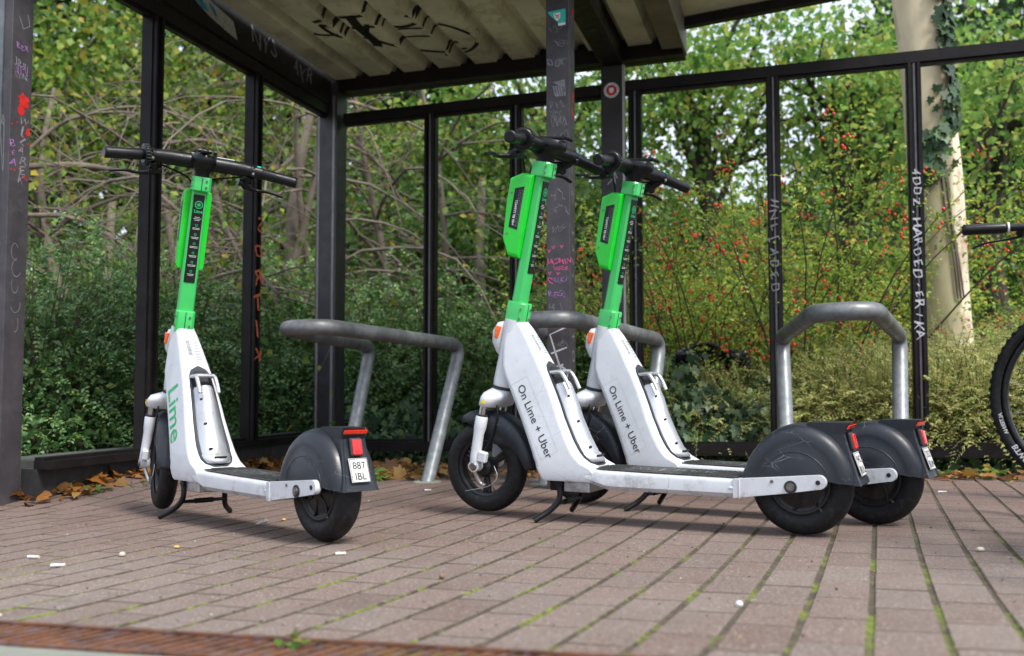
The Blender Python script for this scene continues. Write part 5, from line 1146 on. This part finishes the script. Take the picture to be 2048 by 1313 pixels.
# --- ivy
def ivy_patch(px0, px1, Y0, Y1, h, n, seed, label, ls=.052):
    r = np.random.default_rng(seed); a, b = at(px0, 770, Y0), at(px1, 770, Y1); t = r.random(n); base = np.array([a.x, Y0, 0])[None] * (1 - t[:, None]) + np.array([b.x, Y1, 0])[None] * t[:, None]
    ph = r.random(n); dep = r.random(n) * .45; hh = h * (.75 + .25 * np.sin(t * 9 + seed) + .12 * np.sin(t * 23)); z = ph * hh
    P = base + np.stack([r.normal(size=n) * .05, dep * .8 + (z / h) ** 1.5 * .25, z + .01], 1); g = G(P[:, 0], P[:, 1]); P[:, 2] += g
    T = np.array([0, -.25, -1.]) + rnd(n, r) * .5; N = np.array([0, -1., .55]) + rnd(n, r) * .45
    me = npmesh('ivy', leaves(P, T, N, ls * (.55 + .75 * r.random(n)), .85, 'ivy', .15), 12, 'ivy'); return mkobj('ivy', me, kind='stuff', label=label)
ivy_patch(1290, 1570, 5.05, 4.98, .55, 2600, 61, 'dark glossy ivy spilling over the low rail between the scooters and the right rack')
ivy_patch(1560, 1840, 4.98, 4.86, .42, 1900, 62, 'dark ivy under the arch of the right bike rack')
ivy_patch(1840, 2120, 4.86, 4.72, .52, 2400, 63, 'dark glossy ivy left of the bicycle wheel')
ivy_patch(700, 900, 5.75, 5.6, .42, 1500, 64, 'ivy at the foot of the hedge between the corner post and the rack leg', .045)
ivy_patch(500, 620, 5.6, 5.9, .22, 500, 65, 'ivy creeping over the kerb beside the orange tagged mullion', .045)
ivy_patch(1000, 1240, 5.7, 5.4, .4, 900, 66, 'ivy behind the pair of scooters', .045)
# --- plane tree
def plane():
    Y = 5.75; o = at(1892, 770, Y); e = empty('plane_tree', (o.x, Y, 0), label='thick pale plane trunk on the right with peeling bark and a painted sunlit side', cat='tree'); mb = MB(); rings = []; n = 40
    for z in np.linspace(-.1, 4.6, 46):
        c = (np.interp(z, [0, 1, 3, 4.6], [.02, 0, -.13, -.22]), 0); R0 = float(np.interp(z, [-.1, .3, 1, 3.2, 4.6], [.20, .160, .142, .150, .14])) + .006 * math.sin(z * 5)
        rings.append([(c[0] + R0 * (1 + .035 * math.sin(3 * q + z) + .02 * math.sin(7 * q + 2 * z)) * math.cos(q), R0 * math.sin(q) * (1 + .03 * math.sin(2 * q + z)), z) for q in [2 * math.pi * k / n for k in range(n)]])
    mb.loft(rings)
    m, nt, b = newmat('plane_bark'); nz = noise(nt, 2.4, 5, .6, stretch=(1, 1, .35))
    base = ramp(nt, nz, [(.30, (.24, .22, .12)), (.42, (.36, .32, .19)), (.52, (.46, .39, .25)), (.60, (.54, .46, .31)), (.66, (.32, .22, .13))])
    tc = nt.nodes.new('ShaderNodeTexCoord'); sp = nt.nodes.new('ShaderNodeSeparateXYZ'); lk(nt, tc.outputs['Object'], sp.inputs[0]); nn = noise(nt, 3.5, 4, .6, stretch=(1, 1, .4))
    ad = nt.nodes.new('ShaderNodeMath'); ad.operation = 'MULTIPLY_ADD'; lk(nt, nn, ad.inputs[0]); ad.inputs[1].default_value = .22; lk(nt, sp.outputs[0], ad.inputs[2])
    f = ramp(nt, ad.outputs[0], [(.095, (0, 0, 0)), (.125, (1, 1, 1))]); pale = ramp(nt, noise(nt, 9, 4, .6, stretch=(1, 1, .5)), [(.35, (.70, .64, .50)), (.52, (.62, .52, .38)), (.60, (.40, .28, .19)), (.66, (.60, .52, .4))])  # right side painted paler as the sunlit half, broken by peeling patches
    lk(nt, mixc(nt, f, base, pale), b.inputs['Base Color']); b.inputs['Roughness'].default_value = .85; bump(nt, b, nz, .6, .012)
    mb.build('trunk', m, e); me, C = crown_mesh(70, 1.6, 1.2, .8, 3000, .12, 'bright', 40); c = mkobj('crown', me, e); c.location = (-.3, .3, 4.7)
    r = np.random.default_rng(71); n = 250; z = r.uniform(1.60, 3.0, n); az = np.interp(z, [1.6, 1.8, 2.0, 3.0], [-2.1, -1.9, -1.15, -.9]) + r.normal(size=n) * .28
    cx = np.interp(z, [0, 1, 3, 4.6], [.02, 0, -.13, -.22]); P = np.stack([o.x + cx + .16 * np.cos(az), Y + .16 * np.sin(az), z], 1); out = np.stack([np.cos(az), np.sin(az), .2 * np.ones(n)], 1)
    me = npmesh('leaves', leaves(P + out * .02, np.array([0, 0, -1.]) + rnd(n, r) * .5, out + rnd(n, r) * .3, .065 * (.6 + .7 * r.random(n)), .85, 'ivy', .15), 12, 'ivy')
    iv = empty('ivy_vine', (o.x, Y, 0), label='ivy vine climbing the pale plane trunk', cat='vine'); l_ = mkobj('leaves', me, iv); l_.matrix_parent_inverse = Matrix.Translation((-o.x, -Y, 0))
    mb = MB(); rd = random.Random(4)
    for k in range(3):
        pts = []
        for z_ in np.linspace(.9, 3.3, 12): a = float(np.interp(z_, [.9, 1.75, 2.1, 3.4], [-1.5, -1.8, -1.15, -.9])) + .12 * k + rd.gauss(0, .06); cxx = float(np.interp(z_, [0, 1, 3, 4.6], [.02, 0, -.13, -.22])); pts.append((cxx + .150 * math.cos(a), .150 * math.sin(a), z_))
        mb.tube(bezier(pts, 3), .006, 5, cap=False)
    mb.build('stem', 'bark', iv)
plane()
# --- leaf litter, weeds, small finds
def litter():
    r = np.random.default_rng(90); P = []
    def strip_(px0, px1, py0, py1, n, Yc=None):
        for _ in range(n):
            x = r.uniform(px0, px1); y = py0 + (py1 - py0) * ((x - px0) / (px1 - px0)); Y = y + r.normal() * .10; P.append(((x - 1024) / 1950 * Y, Y))
    strip_(40, 150, 3.66, 3.80, 90); strip_(150, 330, 3.80, 4.3, 90); strip_(470, 720, 4.9, 5.0, 170); strip_(700, 880, 4.75, 4.7, 230); strip_(860, 1100, 4.8, 4.7, 130); strip_(1850, 2120, 4.42, 4.28, 110); strip_(1100, 1850, 4.9, 4.5, 160); strip_(690, 900, 5.2, 5.2, 120)
    for _ in range(110):
        s_ = r.uniform(-.05, 1.7); q_ = P0 + D1 * s_ + D2 * (.0 + abs(r.normal()) * .055); P.append((q_.x, q_.y))
    P = np.array(P); n = len(P); Z = G(P[:, 0], P[:, 1]) + .006 + .02 * r.random(n) ** 2; P = np.concatenate([P, Z[:, None]], 1)
    T = np.concatenate([r.normal(size=(n, 2)), r.normal(size=(n, 1)) * .25], 1); N = np.array([0, 0, 1.]) + rnd(n, r) * .42
    hf = n * 2 // 5; sz = .028 + .055 * r.random(n) ** 1.6
    V = leaves(P[:hf], T[:hf], N[:hf], sz[:hf], .9, 'maple', .45); V8 = leaves(P[hf:], T[hf:], N[hf:], sz[hf:] * .85, .75, 'oval', .5); V = np.concatenate([V, np.concatenate([V8, np.repeat(V8[:, -1:], 6, axis=1)], axis=1)])
    V[:, 8:] = np.where(np.arange(len(V))[:, None, None] >= hf, V[:, 7:8] + (V[:, 0:1] - V[:, 7:8]) * (np.arange(1, 7) / 7.)[None, :, None], V[:, 8:])
    mkobj('leaf_litter', npmesh('leaf_litter', V, 14, 'litter'), kind='stuff', label='orange and brown fallen leaves lying along the foot of the shelter walls')
litter()
def gpos(X, Y, dz=0): return Vector((X, Y, float(G(X, Y)) + dz))
def big_leaf(p, size, label, rot, tiltv=(0, 0, 1)):
    V = leaves(np.array([[0, 0, 0.]]), np.array([[math.cos(rot), math.sin(rot), .15]]), np.array([tiltv], float), np.array([size]), .9, 'maple', .22)
    o = mkobj('fallen_leaf', npmesh('fallen_leaf', V, 14, 'litter'), label=label, cat='fallen leaf', group='single fallen leaves'); o.location = p
big_leaf(at(60, 866, 4.6), .10, 'large orange leaf caught in the hedge by the left post', .2, (0, -1, .3)); big_leaf(gpos(-2.05, 4.05, .02), .10, 'orange leaf at the foot of the left kerb', 2)
big_leaf(gpos(-.62, 4.75, .03), .12, 'large orange brown leaf left of the rack foot', .5, (0, -.6, 1)); big_leaf(gpos(1.98, 4.38, .01), .085, 'upright orange leaf under the right wall rail', 1.5, (0, -1, .15)); big_leaf(gpos(-.75, 4.65, .02), .11, 'curled orange leaf behind the rear fender of the left scooter', 3.5, (.3, -.5, 1))
big_leaf(gpos(-.57, 4.45, .01), .07, 'yellowish leaf just behind the left number plate', 1.2)
def pebble(X, Y, r_, m, label, name='pebble', sq=(1, .8, .6), seed=0):
    mb = MB(); mb.ball((0, 0, r_ * sq[2] * .8), r_, 10, sq); rd = random.Random(seed); mb.v = [(x * (1 + rd.uniform(-.08, .08)), y * (1 + rd.uniform(-.08, .08)), z) for x, y, z in mb.v]
    o = mb.build(name, m, label=label, cat=name.replace('_', ' ')); o.location = gpos(X, Y, .0005); o.rotation_euler = (0, 0, seed); return o
M['pale'] = mat('pale_stone', (.50, .45, .36), .7, var=.3, vs=90); M['brownst'] = mat('brown_stone', (.20, .12, .07), .8, var=.3, vs=90); M['ochre'] = mat('ochre_bits', (.55, .33, .08), .7, var=.3, vs=90)
pebble(.379, 1.65, .0062, 'printw', 'small white and black nub on a joint in the foreground', seed=1, sq=(1, 1, .9)); pebble(-.927, 2.346, .010, 'pale', 'cream coloured pebble left of the left scooter', seed=2); pebble(1.083, 2.281, .0095, 'pale', 'cream pebble on the paving at the right', seed=3)
pebble(-.142, 1.997, .0058, 'brownst', 'tiny round brown nut in the middle foreground', 'nut', (1, 1, 1), 4); pebble(-.70, 3.02, .008, 'ochre', 'ochre crumb beside the left kickstand', 'crumb', (1.3, .8, .5), 5); pebble(-.84, 2.47, .0075, 'ochre', 'ochre crumb in the left foreground', 'crumb', (1.2, .8, .5), 6); pebble(-1.62, 3.0, .011, 'pale', 'pale pebble below the left edge post', seed=7)
def butt(X, Y, a, label, l=.019):
    o = empty('cigarette_butt', gpos(X, Y, .0045), a, label=label, cat='cigarette butt', group='cigarette butts on the paving')
    mb = MB(); mb.tube([(-l / 2, 0, 0), (l * .15, 0, .0006), (l / 2, 0, 0)], .0038, 10); mb.build('paper', 'plate', o); mb = MB(); mb.tube([(l / 2, 0, 0), (l / 2 + .012, 0, 0)], .0039, 10); mb.build('filter', 'pale', o)
butt(-1.018, 2.20, .15, 'whitish cigarette butt on the left foreground paving'); butt(-1.138, 2.336, -.2, 'grey flattened cigarette butt nearest the left edge', .018); butt(-.41, 2.326, .3, 'short white cigarette butt below the rear wheel of the left scooter', .012); butt(1.60, 3.67, .0, 'thin white stick on the paving right of the rear fenders', .02); butt(-.34, 3.9, .2, 'white scrap of cigarette between the scooters', .014)
def scrap():
    mb = MB(); mb.add([(-.02, 0, .002), (-.006, -.008, .003), (.0, .004, .012), (.012, -.002, .020), (.020, .004, .012), (.012, .008, .004), (-.004, .008, .004)], [(0, 1, 2), (1, 6, 2), (1, 5, 6), (1, 4, 5), (1, 3, 4), (1, 2, 3)], False)
    o = mb.build('paper_scrap', 'plate', label='crumpled white scrap with an orange edge under the left scooter', cat='scrap'); o.location = gpos(-.745, 2.93)
scrap()
def tuft(loc, n, h, seed, label, m='grass', name='grass_tuft', w_=.06, shape='blade'):
    r = np.random.default_rng(seed); P = np.stack([r.normal(size=n) * w_, r.normal(size=n) * w_ * .6, np.zeros(n)], 1)
    if shape == 'blade': V = leaves(P, np.array([0, 0, 1.2]) + rnd(n, r) * .7, rnd(n, r), h * (.4 + .7 * r.random(n)), .07, 'dia')
    else: P[:, 2] = r.random(n) * h * .5; V = leaves(P, rnd(n, r) * np.array([1, 1, .4]) + np.array([0, 0, .25]), np.array([0, -.3, 1.]) + rnd(n, r) * .3, h * (.4 + .6 * r.random(n)), .55, 'dia')
    o = mkobj(name, npmesh(name, V, 4, m), label=label, cat='weed', group='weeds in the paving'); o.location = loc
tuft(gpos(-1.72, 3.78), 90, .07, 1, 'dry grass tuft beside the foot of the left edge post'); tuft(gpos(-1.55, 3.66), 26, .04, 2, 'small green weed at the foot of the left edge post', name='small_weed', w_=.03, shape='l')
tuft(gpos(-.30, 1.375, .0), 20, .026, 3, 'little green weed growing from the drain grate', name='small_weed', w_=.011, shape='l', m='grass'); tuft(gpos(-.66, 4.42), 60, .08, 4, 'green weed behind the rear fender of the left scooter', name='small_weed', w_=.05, shape='l', m='bright')
tuft(gpos(1.86, 4.40), 40, .06, 5, 'small green weed right of the rear fenders', name='small_weed', w_=.04, shape='l', m='mid'); tuft(gpos(2.1, 4.33), 40, .07, 6, 'small green weed left of the bicycle wheel', name='small_weed', w_=.04, shape='l', m='mid'); tuft(gpos(-1.32, 3.80), 50, .05, 7, 'dry blades below the left kerb')
def grit():
    r = np.random.default_rng(55); n = 2600; Y = r.uniform(1.3, 4.4, n); X = r.uniform(-.58, .58, n) * Y; sel = (Y < back_edge(X)) & (front_ok(X, Y) > .02); X, Y = X[sel], Y[sel]; n = len(X)
    P = np.stack([X, Y, G(X, Y) + .0012], 1); V = leaves(P, np.concatenate([r.normal(size=(n, 2)), r.normal(size=(n, 1)) * .3], 1), np.array([0, 0, 1.]) + rnd(n, r) * .7, .0022 + .0075 * r.random(n) ** 5, .6, 'dia', .5)
    m = leafmat('grit_bits', [(.03, .025, .02), (.10, .07, .04), (.35, .33, .29), (.05, .04, .03), (.30, .20, .08), (.55, .53, .48)], .8, 0, .2); mkobj('grit', npmesh('grit', V, 4, m), kind='stuff', label='fine grit and crumbs scattered over the pavers')
grit()
# crumpled stand-in for an unidentified dark object in the bushes
def sheet():
    r = np.random.default_rng(8); nx, ny = 26, 16; mb = MB(); P = []
    for j in range(ny):
        for i in range(nx):
            u, v = i / (nx - 1), j / (ny - 1); P.append((-.28 + .56 * u, .03 * math.sin(u * 9 + v * 5) + .10 * (1 - v) * math.sin(u * 3) + r.normal() * .008, .34 * v * (1 - .5 * abs(u - .5)) + .03 * math.sin(u * 7) + r.normal() * .006))
    mb.add(P, [(j * nx + i, j * nx + i + 1, (j + 1) * nx + i + 1, (j + 1) * nx + i) for j in range(ny - 1) for i in range(nx - 1)], True)
    o = mb.build('dark_object', mat('dark_glossy', (.012, .013, .018), .18, var=.3), label='dark glossy object half hidden in the bushes behind the middle rack', cat='plastic sheet'); o.location = at(1425, 760, 5.45); o.scale = (.75, 1, .62); md = o.modifiers.new('s', 'SOLIDIFY'); md.thickness = .004
sheet()
# --- bicycles at the right edge
def wheel(c, r_, o, steer=0):
    t = MB(); pr = [(r_ - .021 + .021 * math.cos(q), .021 * math.sin(q)) for q in np.linspace(-2.6, 2.6, 16)]; t.lathe(pr, n=80); q = Matrix.Rotation(steer, 3, 'Z')
    def mv(m_): m_.v = [tuple(q @ Vector(v) + Vector(c)) for v in m_.v]; return m_
    rm = MB(); rm.lathe([(r_ - .043, .012), (r_ - .060, .009), (r_ - .060, -.009), (r_ - .043, -.012), (r_ - .043, .012)], n=64); rm.lathe([(.004, .04), (.018, .035), (.018, .03), (.012, .02), (.012, -.02), (.018, -.03), (.018, -.035), (.004, -.04)], n=16)
    w_ = mv(rm).build('wheel', 'rim', o); mv(t).build('tyre', 'tyre', w_); kn = MB()
    for k in range(70):
        a = 2 * math.pi * k / 70
        for y in (-.013, -.0045, .0045, .013): kn.box(((r_ - .0015) * math.cos(a + (.02 if abs(y) < .01 else 0)), y, (r_ - .0015) * math.sin(a + (.02 if abs(y) < .01 else 0))), (.004, .006, .010), Matrix.Rotation(-a, 3, 'Y'))
    mv(kn).build('tread', 'tyre', w_); sp = MB()
    for k in range(32):
        a = 2 * math.pi * k / 32; s = 1 if k % 2 else -1; sp.tube([(.018 * math.cos(a + .8 * s), s * .030, .018 * math.sin(a + .8 * s)), ((r_ - .06) * math.cos(a), 0, (r_ - .06) * math.sin(a))], .001, 4, cap=False)
    mv(sp).build('spokes', 'chrome', w_); return w_
def bicycle(loc, rz, label, steer, text=None, r_=.35):
    o = empty('bicycle', loc, rz, label=label, cat='bicycle', group='bicycles at the right edge')
    rwl = wheel((0, 0, r_), r_, o); A = Vector((1.05, 0, r_)); hd0, hd1 = Vector((.90, 0, .72)), Vector((.865, 0, .84)); bb = Vector((.43, 0, .29)); st_ = Vector((.28, 0, .80)); Sx = Matrix.Rotation(steer, 3, 'Z')
    def sr(p): p = Vector(p) - Vector((.88, 0, 0)); p = Sx @ p; return p + Vector((.88, 0, 0))
    fc_ = sr(A); wheel(fc_, r_, o, steer); mb = MB()
    for a, b, r2 in ((hd0, hd1, .019), (hd0, bb, .019), (hd1 - Vector((0, 0, .02)), st_ - Vector((0, 0, .08)), .016), (bb, st_, .015), (bb, (0, .05, r_), .009), (bb, (0, -.05, r_), .009), (st_ - Vector((0, 0, .08)), (0, .05, r_), .008), (st_ - Vector((0, 0, .08)), (0, -.05, r_), .008)): mb.tube([a, b], r2, 12)
    mb.build('frame', 'blackp', o); mb = MB()
    for s in (1, -1): mb.tube([sr((.915, s * .05, .70)), sr((.95, s * .055, .60)), sr((1.05, s * .055, r_))], [.014, .015, .009], 10)
    mb.tube([sr((.915, -.055, .70)), sr((.915, .055, .70))], .016, 10); mb.build('fork', 'blackp', o)
    mb = MB(); mb.tube([hd1, hd1 + Vector((-.02, 0, .10))], .014, 10); hc = sr((.92, 0, .95)); mb.tube([hd1 + Vector((-.02, 0, .09)), hc], .014, 10); mb.tube([sr((.90, y, .955 + .0 * abs(y))) if abs(y) > .05 else sr((.92, y, .95)) for y in (-.30, -.12, 0, .12, .30)], .0125, 12); hbr = mb.build('handlebar', 'blackp', o)
    for s in (1, -1):
        mb = MB(); mb.tube([sr((.90, s * .195, .955)), sr((.90, s * .20, .955)), sr((.90, s * .31, .955)), sr((.90, s * .32, .955)), sr((.90, s * .325, .955))], [.015, .0175, .0175, .0185, .012], 14); mb.build('grip', 'blackp', o)
        mb = MB(); mb.tube([sr((.90, s * .184, .955)), sr((.90, s * .190, .955))], .0185, 14); mb.build('grip_ring', 'plate', hbr)
        mb = MB(); mb.tube([sr((.90, s * .15, .955)), sr((.92, s * .15, .935))], .013, 8); mb.tube(bezier([sr((.92, s * .14, .930)), sr((.955, s * .18, .925)), sr((.955, s * .25, .915)), sr((.96, s * .29, .900))], 4), [.008] * 4 + [.006] * 8 + [.005], 8, flat=.6); mb.build('brake_lever', 'blackp', o)
    mb = MB(); mb.loft([[(x, y * w2, z) for x, y, z in ((.17, 1, .86), (.17, .5, .875), (.17, -.5, .875), (.17, -1, .86), (.17, 0, .84))] for w2 in (.07,)] + [[(.25, y * .06, z) for y, z in ((1, .865), (.5, .88), (-.5, .88), (-1, .865), (0, .845))], [(.42, y * .02, z) for y, z in ((1, .862), (.5, .875), (-.5, .875), (-1, .862), (0, .85))]]); mb.tube([st_ - Vector((0, 0, .05)), (.265, 0, .85)], .012, 8); mb.build('saddle', 'blackp', o)
    mb = MB(); mb.lathe([(.02, .05), (.095, .05), (.095, .054), (.02, .054)], tuple(bb), 'Y', 32); mb.tube([bb + Vector((0, .06, 0)), bb + Vector((-.12, .075, -.11))], .011, 8); mb.tube([bb + Vector((0, -.06, 0)), bb + Vector((.12, -.075, .11))], .011, 8)
    mb.box(bb + Vector((-.12, .12, -.11)), (.09, .08, .022)); mb.box(bb + Vector((.12, -.12, .11)), (.09, .08, .022)); mb.build('crank', 'blackp', o)
    if text:
        mb = MB()
        for st2, a0, s in text:
            v, f = text2d(st2, s, bold=.03)
            mb.add([((r_ - .034 + (y - s * .35)) * math.cos(a0 - x / (r_ - .03) * -1) , -.0232 - .0015, (r_ - .034 + (y - s * .35)) * math.sin(a0 + x / (r_ - .03)) + r_) for x, y in v], f, False)
        mb.v = [(x, -.0242 + .0 * x, z) for x, y, z in mb.v]; mb.build('tyre_lettering', 'printw', rwl)
    return o
bicycle((1.985, 3.30, float(G(1.88, 3.30))), R(-44), 'black bicycle whose lettered rear wheel enters the frame at the right edge', 0.25, [('BTWIN', R(212), .028), ('ALTERNA', R(190), .018)])
b2 = bicycle((1.235, 1.866, float(G(1.23, 1.87))), R(70), 'black bicycle with its left grip reaching in above the wheel at the right edge', 0); b2.scale = (.83, .83, .83)
